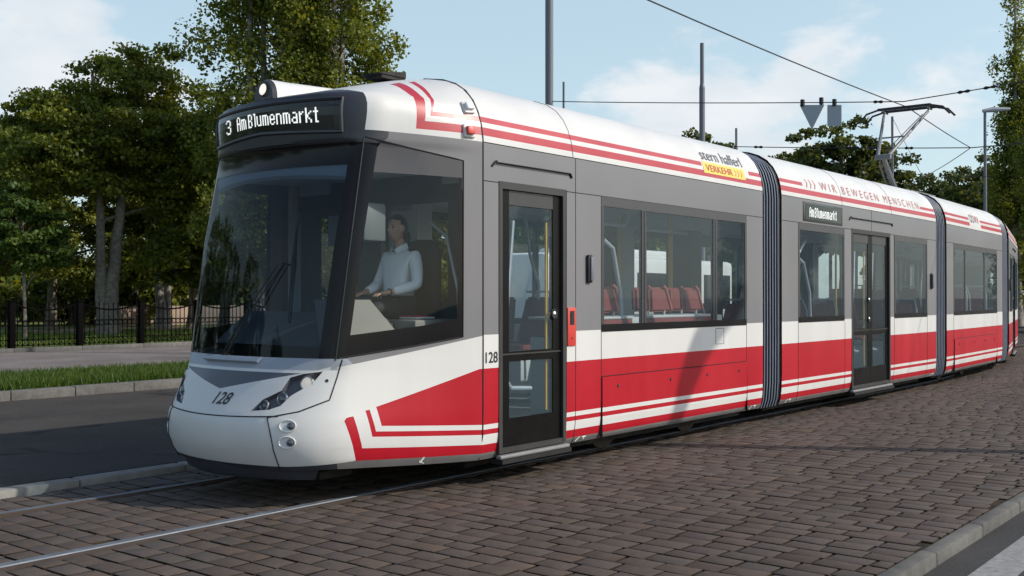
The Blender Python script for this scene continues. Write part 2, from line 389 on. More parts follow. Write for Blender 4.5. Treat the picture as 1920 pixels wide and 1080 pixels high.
P_CLEAR = xz([(681, 321), (860, 333), (857, 597), (797, 610), (636, 631), (669, 357)])
for P in (P_WIN, P_CLEAR, P_RED, P_TH): cut(P, 0, (0,))
for P in (P_LO, P_C1, P_C2): cut(P, 0, (0, 1))
cut(P_UP, 0, (0, 1))
cut([P_GW[0], P_GW[1]], 0, (0, 1)); cut(P_SKL[:2], 0, (0, 1)); cut(P_SKL[1:3], 0, (0, 1, 2)); cut([(-.9, .305), (-2.2, .305)], 0, (0, 1, 2))
for P in (P_V, P_HL, P_HLm): cut(P, 1, (1, 2))
GW = (P_GW[0], P_GW[1])
def gwz(x): return GW[0][1]+(GW[1][1]-GW[0][1])*(x-GW[0][0])/(GW[1][0]-GW[0][0])
SIDEW = [P_WIN[0], P_WIN[1], P_WIN[2], P_WIN[3], (-1.45, P_WIN[3][1]), (-1.45, 1.085), (-1.2, 2.72), (-.97, 2.72)]
def classify(f):
    c = f.calc_center_median(); x, y, z = c.x, c.y-YC, c.z; t = f[FTYPE]
    if t == 3: return WHITE
    if t == 2 or (t == 1 and False):
        if inpoly(y, z, P_HL) or inpoly(y, z, P_HLm): return 'hl'
        if 1.085 <= z <= 2.715: return 'ws'
        if z > 2.715 and z < 3.145: return DGREY
        if z >= 3.145: return WHITE
        if z < .305: return DGREY
        if inpoly(y, z, P_V): return VGREY
        if z > zV+.012: return 'lip'
        return WHITE
    if t == 0 and inpoly(x, z, P_WIN): return 'cw'
    if t in (0, 1):
        if inpoly(y, z, P_HL) or inpoly(y, z, P_HLm): return 'hl' if x < -1.2 else WHITE
        if inpoly(x, z, P_SKL): return SKIRT if x > -1.3 else DGREY
        if True:
            for P, m in ((P_RED, RED), (P_TH, RED), (P_LO, RED), (P_C1, REDROOF), (P_C2, REDROOF)):
                if inpoly(x, z, P): return m
        if z > 2.715 and x < -.93 and z < 3.15 and not inpoly(x, z, P_UP): return DGREY
        if inpoly(x, z, P_UP) or z > 3.05: return WHITE
        if t == 1 and z > 2.715: return DGREY
        if 1.085 < z < 2.715 and t == 1: return BLACK
        if x < P_WIN[0][0]+.02 and z > 1.085 and z < 2.72 and x < P_WIN[3][0]+(P_WIN[0][0]-P_WIN[3][0])*(z-P_WIN[3][1])/(P_WIN[0][1]-P_WIN[3][1])+.02: return BLACK
        if z > gwz(x): return GREY if t == 0 else 'lip'
        if t == 1 and inpoly(y, z, P_V): return VGREY
        return WHITE
LIPM = mat('nose lip grey', (.33, .36, .41), .4, 0, .05, 3)
bmesh.ops.recalc_face_normals(bm, faces=bm.faces[:])
groups = {'shell': [], 'ws': [], 'cw': []}
for f in bm.faces:
    k = classify(f)
    if k == 'hl': continue
    if k == 'lip': k = LIPM
    if k in ('ws', 'cw'): groups[k].append((f, None))
    else: groups['shell'].append((f, k))
def faces_to_obj(lst, name, parent, mats=None, default=None):
    mb = MB(); idx = {}
    vs = []; 
    for f, k in lst:
        for v in f.verts:
            if v not in idx: idx[v] = len(vs); vs.append(v.co[:])
    mb.v = vs
    for f, k in lst: mb.f.append([idx[v] for v in f.verts]); mb.m.append(mb.mi(k or default))
    return mb.build(name, parent, 40)
shell = faces_to_obj(groups['shell'], 'cab_shell', tram)
# windscreen: glass with a black border, each cell sorted by its place on the pane
wsm = []
for f, k in groups['ws']:
    c = f.calc_center_median(); y, z = abs(c.y-YC), c.z
    wsm.append((f, BLACK if (z > 2.58 or z < 1.14) else GLASSWS))
ws = faces_to_obj(wsm, 'windscreen', tram)
cwn = [x for x in groups['cw'] if x[0].calc_center_median().y < YC]; cwf = [x for x in groups['cw'] if x[0].calc_center_median().y > YC]
for lst, lab in ((cwn, None), (cwf, None)):
    l2 = []
    for f, k in lst:
        c = f.calc_center_median()
        l2.append((f, GLASSCAB if inpoly(c.x, c.z, P_CLEAR) else (FRAMETOP if c.z > P_CLEAR[0][1]-.02 and c.x > P_CLEAR[0][0] - .1 else BLACK)))  # top of the black border painted grey for the reflection on it
    if l2: faces_to_obj(l2, 'cab_window', tram)
bm.free()
def onfront(h, z, off=.0): return Vector((xf_at(h, z)-off, YC+h, z))
def surf_px(px, py, off=.003):
    p = cabhit(px, py); return p+(CAMP-p).normalized()*off
def mirror(p): return Vector((p.x, 2*YC-p.y, p.z))
def subdiv(pts, n=6):
    out = []
    for a, b in zip(pts[:-1], pts[1:]):
        for i in range(n): out.append((a[0]+(b[0]-a[0])*i/n, a[1]+(b[1]-a[1])*i/n))
    return out+[pts[-1]]
def seam_px(mb, pts, r=.005, both=True, m=SEAM):
    q = [surf_px(*p, .001) for p in subdiv(pts)]
    mb.tube(q, r, m, 5)
    if both: mb.tube([mirror(p) for p in q], r, m, 5)
mb = MB()
seam_px(mb, [(501, 783), (560, 772), (618, 750), (632, 708), (642, 674)])
seam_px(mb, [(501, 783), (507, 815), (513, 846), (526, 884)])
zb = cabhit(460, 783).z
mb.tube([onfront(h, zb+.02*(abs(h)/.7)**2, .001) for h in np.linspace(-.66, .66, 25)], .005, SEAM, 5)
seam_px(mb, [(684, 256), (776, 279), (869, 301), (868, 632), (760, 652), (634, 672)], .006)
seam_px(mb, [(683, 257), (655, 470), (629, 676)], .006)
mb.tube([onfront(h, 2.722, .002) for h in np.linspace(-.86, .86, 25)], .007, SEAM, 5)
for s in (0, 2*HW):      # the joint between cab and body
    mb.tube([(.0, (inset(z)-.001 if s == 0 else s-inset(z)+.001), z) for z in list(np.linspace(.22, 2.8, 14))+[2.86, 2.95, 3.05, 3.15, 3.24, 3.31, 3.36, 3.395]], .006, SEAM, 5)
mb.build('panel_joint', tram)

# destination display on the forehead
def disp_pt(u, v, off):   # u 0..1 from the left of the photo (far side) to right, v 0..1 upward
    h = .79-1.56*u; z0, z1 = 2.80+.035*(1-abs(2*u-1)), 3.055; z = z0+(z1-z0)*v
    return onfront(h, z, off)
GL = {'3': ['.###.', '#...#', '....#', '....#', '..##.', '....#', '....#', '#...#', '.###.'],
 'A': ['.##.', '#..#', '#..#', '#..#', '####', '#..#', '#..#', '#..#', '#..#'],
 'B': ['###.', '#..#', '#..#', '#..#', '###.', '#..#', '#..#', '#..#', '###.'],
 'm': ['.....', '.....', '####.', '#.#.#', '#.#.#', '#.#.#', '#.#.#', '#.#.#', '#.#.#'],
 'l': ['##', '.#', '.#', '.#', '.#', '.#', '.#', '.#', '.#'],
 'u': ['....', '....', '#..#', '#..#', '#..#', '#..#', '#..#', '#..#', '.###'],
 'e': ['....', '....', '.##.', '#..#', '#..#', '####', '#...', '#..#', '.##.'],
 'n': ['....', '....', '###.', '#..#', '#..#', '#..#', '#..#', '#..#', '#..#'],
 'a': ['....', '....', '.##.', '...#', '...#', '.###', '#..#', '#..#', '.###'],
 'r': ['...', '...', '#.#', '##.', '#..', '#..', '#..', '#..', '#..'],
 'k': ['#...', '#...', '#..#', '#.#.', '##..', '##..', '#.#.', '#..#', '#..#'],
 't': ['.#.', '.#.', '###', '.#.', '.#.', '.#.', '.#.', '.#.', '.##'], ' ': ['.']*9}
def dots(mb, txt, u0, u1, v0, v1, mapf, fill=.96):
    cols = []
    for ch in txt:
        g = GL[ch]; w = len(g[0])
        for c in range(w): cols.append([g[r][c] == '#' for r in range(9)])
        if ch != ' ': cols.append([False]*9)
    n = len(cols)-1; du = (u1-u0)/n; dv = (v1-v0)/9
    for c in range(n):
        r = 0
        while r < 9:
            if cols[c][r]:
                r2 = r
                while r2 < 9 and cols[c][r2]: r2 += 1
                a, b = u0+c*du, u0+(c+1)*du*1.0+0
                b = u0+(c+fill)*du; t, bt = v1-r*dv, v1-(r2-.04)*dv
                mb.quad(mapf(a, bt), mapf(b, bt), mapf(b, t), mapf(a, t), LED); r = r2
            else: r += 1
disp = MB()
NU = 28
for a in range(NU):
    for b in range(4):
        disp.quad(*[disp_pt(u/NU, v/4, -.012 if 0 else .004) for u, v in ((a, b), (a+1, b), (a+1, b+1), (a, b+1))], DISPLAY)
rimp = [disp_pt(i/NU, 0, .004) for i in range(NU+1)]+[disp_pt(1, v/4, .004) for v in (1, 2, 3, 4)]+[disp_pt(1-i/NU, 1, .004) for i in range(1, NU+1)]+[disp_pt(0, v/4, .004) for v in (3, 2, 1)]
disp.tube(rimp, .016, DGREY, 6, closed=True)
dd = disp.build('destination_display', tram)
mb = MB()
dots(mb, '3', .165, .225, .27, .75, lambda u, v: disp_pt(u, v, .008))
mb.build('display_number', dd, 0); mb = MB()
dots(mb, 'Am Blumenmarkt', .295, .885, .28, .75, lambda u, v: disp_pt(u, v, .008))
mb.build('display_lettering', dd, 0)

# top marker lamp in its hump
hump = MB()
zt = 3.115
def humpring(x, w, h, zbase): return [(x, YC+w*cos(a), zbase+h*max(0, sin(a))**.8) for a in np.linspace(0, pi, 15)]
rings = [humpring(-1.225, .115, .15, zt-.005), humpring(-1.19, .13, .165, zt-.005), humpring(-1.0, .125, .15, 3.13), humpring(-.55, .10, .05, 3.25)]
vs = [p for r in rings for p in r]; n = 15
fs = [tuple(range(n))]
hump.add(vs[:n*2], fs+[(i, i+n, i+n+1, i+1) for i in range(n-1)], DGREY)
hump.add(vs[n:], [(k*n+i, (k+1)*n+i, (k+1)*n+i+1, k*n+i+1) for k in range(2) for i in range(n-1)], WHITE)
ho = hump.build('marker_lamp_hump', tram, 50)
def disc(mb, c, nrm, r, m, depth=.02, n=20, dome=0.0):
    c = Vector(c); nrm = Vector(nrm).normalized(); q = nrm.to_track_quat('Z', 'Y')
    vs = []; rings = 4
    for k in range(rings+1):
        rr = r*(k/rings) if k else 0.0001
        for j in range(n): vs.append(c+q @ Vector((rr*cos(2*pi*j/n), rr*sin(2*pi*j/n), depth+dome*(1-(k/rings)**2))))
    for j in range(n): vs.append(c+q @ Vector((r*cos(2*pi*j/n), r*sin(2*pi*j/n), -.03)))
    fs = [(k*n+j, (k+1)*n+j, (k+1)*n+(j+1) % n, k*n+(j+1) % n) for k in range(rings) for j in range(n)]
    fs += [(rings*n+j, (rings+1)*n+j, (rings+1)*n+(j+1) % n, rings*n+(j+1) % n) for j in range(n)]
    mb.add(vs, fs, m)
def ring(mb, c, nrm, r, tr, m, n=20):
    q = Vector(nrm).normalized().to_track_quat('Z', 'Y'); c = Vector(c)
    mb.tube([c+q @ Vector((r*cos(2*pi*j/n), r*sin(2*pi*j/n), 0)) for j in range(n)], tr, m, 6, closed=True)
mb = MB(); disc(mb, (-1.225, YC, zt+.075), (-1, 0, .1), .046, LIT, .006, dome=.012); ring(mb, (-1.232, YC, zt+.075), (-1, 0, .1), .052, .006, DGREY)
mb.build('marker_lamp', tram)
mb = MB(); mb.box(-.30, -.02, .86, 1.05, 3.39, 3.42, UNDER); mb.add([(-.34, .85, 3.42), (-.02, .85, 3.42), (-.02, 1.1, 3.42), (-.34, 1.1, 3.42), (-.34, .85, 3.425), (-.02, .85, 3.475), (-.02, 1.1, 3.475), (-.34, 1.1, 3.425)], [(0, 3, 2, 1), (4, 5, 6, 7), (0, 1, 5, 4), (1, 2, 6, 5), (2, 3, 7, 6), (3, 0, 4, 7)], UNDER)
mb.build('roof_vent', tram)

# headlights: recessed housing with three lamps, one on each side of the nose
def pnorm(px, py):
    e = 2; a, b, c = cabhit(px, py), cabhit(px+e, py), cabhit(px, py-e)
    n = (b-a).cross(c-a).normalized(); return n if n.dot(CAMP-a) > 0 else -n
HLp3 = [cabhit(*q) for q in HLpx]; HLc = sum(HLp3, Vector())/len(HLp3); nh = pnorm(535, 735)
lamps = [((573, 716), .046, LITH), ((527, 745), .038, LENSD), ((493.5, 758), .033, LENSD)]
for sg in (0, 1):
    fx = (lambda p: p) if sg == 0 else mirror
    fn = (lambda v: v) if sg == 0 else (lambda v: Vector((v.x, -v.y, v.z)))
    hb = MB(); n = len(HLp3)
    inn = [HLc+(p-HLc)*.86-nh*.045 for p in HLp3]
    vs = [fx(p+nh*.001) for p in HLp3]+[fx(p) for p in inn]
    fs = [(i, (i+1) % n, n+(i+1) % n, n+i) for i in range(n)]+[tuple(n+i for i in range(n))]
    hb.add(vs, fs, VGREY)
    ho = hb.build('headlight', tram, 30)
    for (q, r, m) in lamps:
        p = cabhit(*q); nn = (pnorm(*q)+Vector((-1.2, 0, 0))).normalized()
        lb = MB(); cpos = fx(p-nh*.035); d = fn(nn)
        disc(lb, cpos, d, r, m if sg == 0 or m is not LITH else LENS, .012, dome=.014); ring(lb, cpos+d*.012, d, r+.006, .007, STEEL)
        # cup round the lamp
        lb.build('lamp', ho, 40)
mb = None
for (q, nm) in (((539, 799), 'fog_lamp'), ((538, 830), 'fog_lamp')):
    p = cabhit(*q); nn = pnorm(*q)
    for fx, fn in ((lambda p: p, lambda v: v), (mirror, lambda v: Vector((v.x, -v.y, v.z)))):
        lb = MB(); d = fn(nn); c = fx(p); qd = d.to_track_quat('Z', 'Y')
        # shallow oval recess ring and lens
        n = 22; rr = [(.062, .045, .004), (.056, .040, .001), (.03, .025, .0015)]
        vs = [c+qd @ Vector((a*cos(2*pi*j/n), b*sin(2*pi*j/n), h)) for a, b, h in rr for j in range(n)]
        lb.add(vs, [(k*n+j, k*n+(j+1) % n, (k+1)*n+(j+1) % n, (k+1)*n+j) for k in range(2) for j in range(n)]+[tuple(2*n+j for j in range(n))], mat('fog lamp bowl', (.62, .64, .66), .35, 0, .05, 20))
        lb.tube([c+qd @ Vector((.060*cos(2*pi*j/n), .043*sin(2*pi*j/n), .003)) for j in range(n)], .005, WHITE, 6, closed=True)
        off = fn(Vector((.5, -.86, 0)))*.025
        disc(lb, c+off, d, .026, LENSD, .006, dome=.01)
        lb.build(nm, tram, 40)
# numbers
mb = MB()
na, nb_ = cabhit(397, 757), cabhit(427, 756); NB = (na.y-YC, nb_.y-YC, (na.z+nb_.z)/2)
def numfront(u, v): 
    h = NB[0]-(NB[0]-NB[1])*u-.025*v; z = NB[2]+.085*v; return onfront(h, z, .005)
text_mesh('128', 1, None, LDARK, mb, mapf=numfront, cuts=tuple(i*.1 for i in range(11)), thick=.012)
mb.build('fleet_number', tram, 0); mb = MB()
text_mesh('128', 1, None, LDARK, mb, thick=.012, mapf=lambda u, v: Vector((.03+.155*u, -.003, 1.005+.088*v)))
mb.build('fleet_number', tram, 0)
# wipers
mb = MB()
wb = onfront(.02, 1.10, .05)
for dy in (0, .05):
    a = onfront(.10+dy, 1.09, .05); b = onfront(-.42+dy, 1.80, .03)
    mb.tube([a, a+(b-a)*.5+Vector((-.03, 0, 0)), b], [.009, .006, .004], RUBBER, 6)
a = onfront(-.50, 1.35, .012); b = onfront(-.47, 2.15, .012); c = onfront(-.485, 1.78, .016)
mb.tube([a, c, b], [.004, .012, .003], RUBBER, 6)
mb.tube([onfront(-.40, 1.80, .03), c], .008, RUBBER, 6)
mb.build('windscreen_wiper', tram)
mb = MB()
for h0, h1 in ((-.28, .42),):
    pts = []
    for z, off in ((1.085, .0), (1.075, .04), (1.055, .045), (1.04, .01)):
        for h in np.linspace(h0, h1, 8): pts.append(onfront(h, z, off))
    mb.add(pts, [(r*8+i, r*8+i+1, (r+1)*8+i+1, (r+1)*8+i) for r in range(3) for i in range(7)]+[(0, 8, 16, 24), (7, 31, 23, 15)], LIPM)
mb.build('wiper_cover', tram, 30)
# front apron under the bumper
mb = MB()
pts = []
for (z, k, dx) in ((.30, .96, .07), (.225, .93, .09), (.195, .91, .11), (.19, .5, .35)):
    for i in range(21):
        h = (-1+2*i/20)*.86*k; pts.append((xf_at(h, .42)+dx+.10*abs(h), YC+h, z))
mb.add(pts, [(r*21+i, r*21+i+1, (r+1)*21+i+1, (r+1)*21+i) for r in range(3) for i in range(20)], DGREY)
mb.box(-1.25, -.9, YC-.7, YC+.7, .16, .235, UNDER, .03)
mb.build('front_apron', tram)
# roof edge lamps near the joint
for (q, m, hgt) in (((876, 203), LENS, .06), ((878, 246), EMERG, .06)):
    p = cabhit(*q); nn = pnorm(*q); tx = (Vector((1, 0, 0))-nn*nn.x).normalized(); ty = nn.cross(tx); M = Matrix.Translation(p) @ Matrix((tx, ty, nn)).transposed().to_4x4()
    lb = MB(M); lb.box(-.055, .055, -.055, .055, -.03, .02, WHITE, .01)
    lo = lb.build('side_lamp', tram); l2 = MB(M); l2.box(-.036, .036, -.034, .034, .018, .05, m, .008); l2.build('lamp_lens', lo)
mb = MB(); p = cabhit(613, 714); disc(mb, p, pnorm(613, 714), .012, SEAM, .003); mb.build('latch', tram)

# ---------------------------------------------------------------- cab interior
mb = MB()
mb.box(-1.0, .02, .35, 2.15, .7, .78, FLOOR)
mb.build('cab_floor', tram)
mb = MB()
mb.add([(-1.15, .52, 1.16), (-.75, .45, 1.42), (-.75, 2.05, 1.42), (-1.15, 1.98, 1.16), (-.62, .45, 1.36), (-.62, 2.05, 1.36), (-.60, .45, .8), (-.60, 2.05, .8)],
       [(0, 1, 2, 3), (1, 4, 5, 2), (4, 6, 7, 5), (0, 6, 4, 1), (3, 2, 5, 7)], DARKTEAL)
mb.build('dashboard', tram)
mb = MB()
# ledge under the side window with the wedge of the driver's console
mb.add([(-1.0, .33, 1.16), (.0, .13, 1.16), (.0, .62, 1.16), (-1.0, .62, 1.16), (-1.0, .33, 1.0), (.0, .13, 1.0), (.0, .62, 1.0), (-1.0, .62, 1.0)], [(0, 1, 2, 3), (0, 4, 5, 1), (1, 5, 6, 2), (2, 6, 7, 3)], BEIGE)
mb.add([(-1.18, .45, 1.16), (-.52, .34, 1.16), (-.52, .62, 1.16), (-1.18, .62, 1.16), (-1.0, .50, 1.52), (-.80, .48, 1.52), (-.80, .9, 1.52), (-1.0, .9, 1.52)],
       [(0, 1, 5, 4), (1, 2, 6, 5), (4, 5, 6, 7), (3, 0, 4, 7), (2, 3, 7, 6)], BEIGE)
mb.box(-.50, -.02, .28, .60, 1.162, 1.36, BEIGE, .02)
mb.build('driver_console', tram)
mb = MB(); mb.box(-.35, -.12, .42, .60, 1.366, 1.378, LWHITE); mb.box(-.34, -.2, .425, .595, 1.379, 1.39, RED); mb.build('logbook', tram)
# roof lining and sun blind of the cab
mb = MB()
mb.add([(-.9, .50, 2.52), (.12, .12, 2.60), (.12, 2.38, 2.60), (-.9, 2.0, 2.52)], [(0, 1, 2, 3)], CEIL)
mb.box(.12, .15, .06, 2.44, 2.35, 2.78, DARKTEAL)
mb.build('cab_ceiling', tram)
mb = MB(); sbm = mat('sun blind', (.50, .56, .62), .6)
hsb = np.linspace(-.80, .80, 21); rws = [[onfront(h, zz+.04*(1-(h/.8)**2), o) for h in hsb] for zz, o in ((2.555, -.012), (2.50, -.016), (2.455, -.03), (2.43, -.06))]
mb.add([p for r in rws for p in r], [(k*21+i, k*21+i+1, (k+1)*21+i+1, (k+1)*21+i) for k in range(3) for i in range(20)], sbm); mb.build('sun_blind', tram)
mb = MB(); mb.box(-.86, -.62, .48, .66, 1.98, 2.28, mat('monitor grey', (.13, .14, .145), .5), .02); mb.build('cab_monitor', tram)
mb = MB()
mb.box(.13, .17, .10, .50, .40, 2.6, DARKTEAL)
mb.box(.13, .17, .50, 2.40, .40, 1.5, DARKTEAL); mb.box(.13, .17, 1.35, 1.62, 1.5, 2.6, DARKTEAL); mb.box(.13, .17, 2.15, 2.4, 1.5, 2.6, DARKTEAL)
mb.box(.12, .13, .86, 1.18, 1.72, 2.30, mat('partition panel', (.30, .29, .29), .7)); mb.box(.12, .13, 1.66, 2.0, 2.02, 2.30, MATS['partition panel'])
mb.build('cab_partition', tram)
mb = MB(); mb.tube([(.2, 1.45, .4), (.2, 1.45, 2.6)], .022, YELLOW); mb.build('grab_pole', tram)
mb = MB(); mb.tube([(.0, .25, 1.1), (-.0, .27, 1.6), (.0, .40, 2.05), (.0, .6, 2.18)], .014, POLE); mb.build('grab_pole', tram)
# ================================================================ BODY SECTIONS
def prof_side(s):  # s=-1 near, +1 far: list of (y,z)
    return [((inset(z) if s < 0 else 2*HW-inset(z)), z) for z in PZ]
def body_section(x0, x1, M, openings, name='body_section', stripes=True, gaps=()):
    """shell with livery bands; openings: (xa,xb,za,zb) cut out on both sides; gaps: x ranges of the roof stripes left white for lettering"""
    mb = MB(M)
    xs = {x0, x1}; zs = set(PZ) | {Z_R1, Z_W1, Z_R2, Z_W2, Z_R3, Z_W3, Z_G, 2.9}
    for st in STRIPES: zs |= set(st)
    for a, b, c, d in openings: xs |= {a, b}; zs |= {c, d}
    for k, a, b in gaps: xs |= {a, b}
    xs = sorted(xs); zs = sorted(zs)
    # round off spacing on long panels so the shell stays smooth
    for s in (-1, 1):
        Y = lambda z: inset(z) if s < 0 else 2*HW-inset(z)
        Yi = lambda z: max(inset(z)+.07, .07) if s < 0 else 2*HW-max(inset(z)+.07, .07)
        for i in range(len(xs)-1):
            xa, xb = xs[i], xs[i+1]; xm = (xa+xb)/2
            for j in range(len(zs)-1):
                za, zb = zs[j], zs[j+1]; zm = (za+zb)/2
                if any(o[0] <= xm <= o[1] and o[2] <= zm <= o[3] for o in openings): continue
                m = band(zm)
                for k, (sa, sb) in enumerate(STRIPES):
                    if sa <= zm <= sb and stripes and not any(g[0] in (k, 2) and g[1] <= xm <= g[2] for g in gaps): m = REDROOF
                q = [(xa, Y(za), za), (xb, Y(za), za), (xb, Y(zb), zb), (xa, Y(zb), zb)]
                if s > 0: q = q[::-1]
                mb.quad(*q, m)
                if zm < 2.8 and zm > .3:
                    q = [(xa, Yi(za), za), (xb, Yi(za), za), (xb, Yi(zb), zb), (xa, Yi(zb), zb)]
                    mb.quad(*(q[::-1] if s < 0 else q), LINING)
        for o in openings:
            a, b, c, d = o
            for p, q in (((a, c), (a, d)), ((b, c), (b, d)), ((a, c), (b, c)), ((a, d), (b, d))):
                mb.quad((p[0], Y(p[1])+.0, p[1]), (q[0], Y(q[1]), q[1]), (q[0], Yi(q[1]), q[1]), (p[0], Yi(p[1]), p[1]), FRAME)
    # weld for smooth shading
    o = mb.build(name, tram, 30)
    b = bmesh.new(); b.from_mesh(o.data); bmesh.ops.remove_doubles(b, verts=b.verts, dist=.0005); b.to_mesh(o.data); b.free(); o.data.set_sharp_from_angle(angle=R(28))
    return o
def interior(x0, x1, M):
    mb = MB(M); mb.box(x0, x1, .07, 2.43, .32, .38, FLOOR); mb.build('floor_plate', tram)
    mb = MB(M); mb.box(x0, x1, .07, 2.43, 2.62, 2.66, CEIL)
    for y in (.32, 2.18): mb.box(x0+.05, x1-.05, y-.22, y+.22, 2.50, 2.615, LINING)
    mb.build('ceiling_panel', tram)
    mb = MB(M); mb.box(x0+.05, x1-.05, .28, 2.22, .12, .30, UNDER); mb.build('underframe', tram)
def bogie(xc, M):
    mb = MB(M); mb.box(xc-1.15, xc+1.15, .36, 2.14, .10, .32, UNDER)
    for dx in (-.85, .85):
        for y in (.53, 1.97):
            mb.tube([(xc+dx, y-.06, .30), (xc+dx, y+.06, .30)], .295, RUST, 24)
    mb.build('bogie', tram)
def window(M, xa, xb, za, zb, splits, side=-1, topband=.09, botband=.07):
    Y = (lambda d: d) if side < 0 else (lambda d: 2*HW-d)
    g = GLASS if side < 0 else GLASSFAR
    mb = MB(M); w = .045
    y0, y1 = Y(-.004), Y(.03)
    def bx(a, b, c, d, m): mb.box(a, b, min(y0, y1), max(y0, y1), c, d, m)
    bx(xa, xb, za, za+botband, FRAME); bx(xa, xb, zb-topband, zb, FRAMETOP)
    xs = [xa]+list(splits)+[xb]
    bx(xa, xa+w, za+botband, zb-topband, MULL); bx(xb-w, xb, za+botband, zb-topband, MULL)
    for s in splits:
        bx(s-w, s-.006, za+botband, zb-topband, MULL); bx(s+.006, s+w, za+botband, zb-topband, MULL)
        mb.box(s-.006, s+.006, min(Y(.002), y1), max(Y(.002), y1), za+botband, zb-topband, SEAM)
    fo = mb.build('window', tram)
    pm = MB(M)
    for a, b in zip(xs[:-1], xs[1:]):
        q = [(a+w, Y(.002), za+botband), (b-w, Y(.002), za+botband), (b-w, Y(.002), zb-topband), (a+w, Y(.002), zb-topband)]
        pm.quad(*(q if side < 0 else q[::-1]), g)
    pm.build('pane', fo, 0)
def door(M, xa, xb, za, zb, leaves, side=-1, knob=True):
    Y = (lambda d: d) if side < 0 else (lambda d: 2*HW-d)
    g = GLASS if side < 0 else GLASSFAR
    def B(mb, a, b, c, d, ya, yb, m, bev=0): mb.box(a, b, min(Y(ya), Y(yb)), max(Y(ya), Y(yb)), c, d, m, bev)
    JM = mat('door jamb grey', (.036, .035, .036), .45, 0, .1, 3)
    LF = mat('door leaf black', (.007, .0068, .0072), .3, 0, .1, 3, spec=.15)
    mb = MB(M)
    j = .045
    B(mb, xa, xa+j, za, zb, -.006, .09, JM); B(mb, xb-j, xb, za, zb, -.006, .09, JM); B(mb, xa+j, xb-j, zb-.06, zb, -.006, .09, JM); B(mb, xa+j, xb-j, za, za+.045, -.002, .09, JM)
    mb.build('door_frame', tram)
    n = leaves; L = (xb-xa-2*j)/n
    for k in range(n):
        a = xa+j+k*L+.004; b = a+L-.008; mb = MB(M); s = .115 if n == 1 else .085
        zt, zm0, zm1, zl = zb-.065, 1.0, 1.085, za+.05
        yA, yB = .022, .062
        B(mb, a, a+s, zl, zt, yA, yB, LF); B(mb, b-s, b, zl, zt, yA, yB, LF)
        B(mb, a+s, b-s, zt-.12, zt, yA, yB, mat('door top band', (.045, .043, .047), .3)); B(mb, a+s, b-s, zm0, zm1, yA, yB, LF); B(mb, a+s, b-s, zl, zl+.23, yA, yB, LF)
        B(mb, a+.01, b-.01, 1.055, 1.068, .014, yA, JM)
        lo = mb.build('door', tram)
        pm = MB(M)
        for c, d in ((zm1, zt-.12), (zl+.23, zm0)):
            q = [(a+s, Y(.03), c), (b-s, Y(.03), c), (b-s, Y(.03), d), (a+s, Y(.03), d)]; pm.quad(*(q if side < 0 else q[::-1]), g)
        pm.build('pane', lo, 0)
        if side < 0:
            # yellow sensor edge and inside grab rail
            em = MB(M); e = b-s-.03 if k == 0 else a+s+.03
            B(em, e-.012, e+.012, za+.3, zb-.3, .066, .08, YELLOW); em.build('door_edge', lo)
            rm = MB(M); x = a+s+.12 if n == 1 else (a+b)/2
            rm.tube([(x+.10, .16, 2.2), (x+.02, .15, 1.6), (x-.02, .15, 1.1), (x-.02, .15, .85), (x+.06, .15, .76), (x+.4*L, .15, .74)], .02, POLE); rm.build('grab_rail', lo)
    if side < 0 and knob:
        mb = MB(M)
        if n == 1:
            c = M @ Vector((xb-j-.10, .02, 1.39)); ring(mb2 := MB(), c, M.to_3x3() @ Vector((0, -1, 0)), .036, .012, RUBBER); disc(mb2, c, M.to_3x3() @ Vector((0, -1, 0)), .028, CHROME, .006, dome=.012); mb2.build('door_button', tram)
        else:
            for z in (1.5, 1.22):
                c = M @ Vector((xa+j+L-.06, .02, z)); mb2 = MB(); ring(mb2, c, M.to_3x3() @ Vector((0, -1, 0)), .036, .012, RUBBER); disc(mb2, c, M.to_3x3() @ Vector((0, -1, 0)), .028, CHROME, .006, dome=.012); mb2.build('door_button', tram)
        # drip rail above and step bar below
        mb = MB(M); z = zb+.155
        mb.tube([(xa-.09, -.004, z-.04), (xa-.05, -.012, z), (xb+.05, -.012, z), (xb+.09, -.004, z-.04)], .011, RUBBER, 6); mb.tube([(xa-.05, -.022, z), (xb+.05, -.022, z)], .009, GREY, 6); mb.build('drip_rail', tram)
        mb = MB(M); mb.box(xa-.01, xb+.03, -.032, .03, za-.045, za-.012, mat('step grey', (.22, .22, .23), .5, 0, .15, 4), .014); mb.box(xa-.01, xb+.02, -.05, .1, za-.08, za-.045, UNDER); mb.build('door_step', tram)
def seams(M, vx, hz=(), x0=0, x1=0):
    for x in vx:
        full = x if not isinstance(x, tuple) else x[0]; lo, hi = (0.22, 2.80) if not isinstance(x, tuple) else x[1:]
        for s in (-1, 1):
            Y = lambda z: inset(z)+.001 if s < 0 else 2*HW-inset(z)-.001
            mb = MB(M); mb.tube([(full, Y(z), z) for z in [lo]+[q for q in PZ if lo < q < hi]+[hi]], .0045, SEAM, 5); mb.build('panel_joint', tram)
    for z in hz:
        for s in (-1, 1):
            y = .0015 if s < 0 else 2*HW-.0015
            mb = MB(M); mb.tube([(x0, y, z), (x1, y, z)], .0045, SEAM, 5); mb.build('panel_joint', tram)
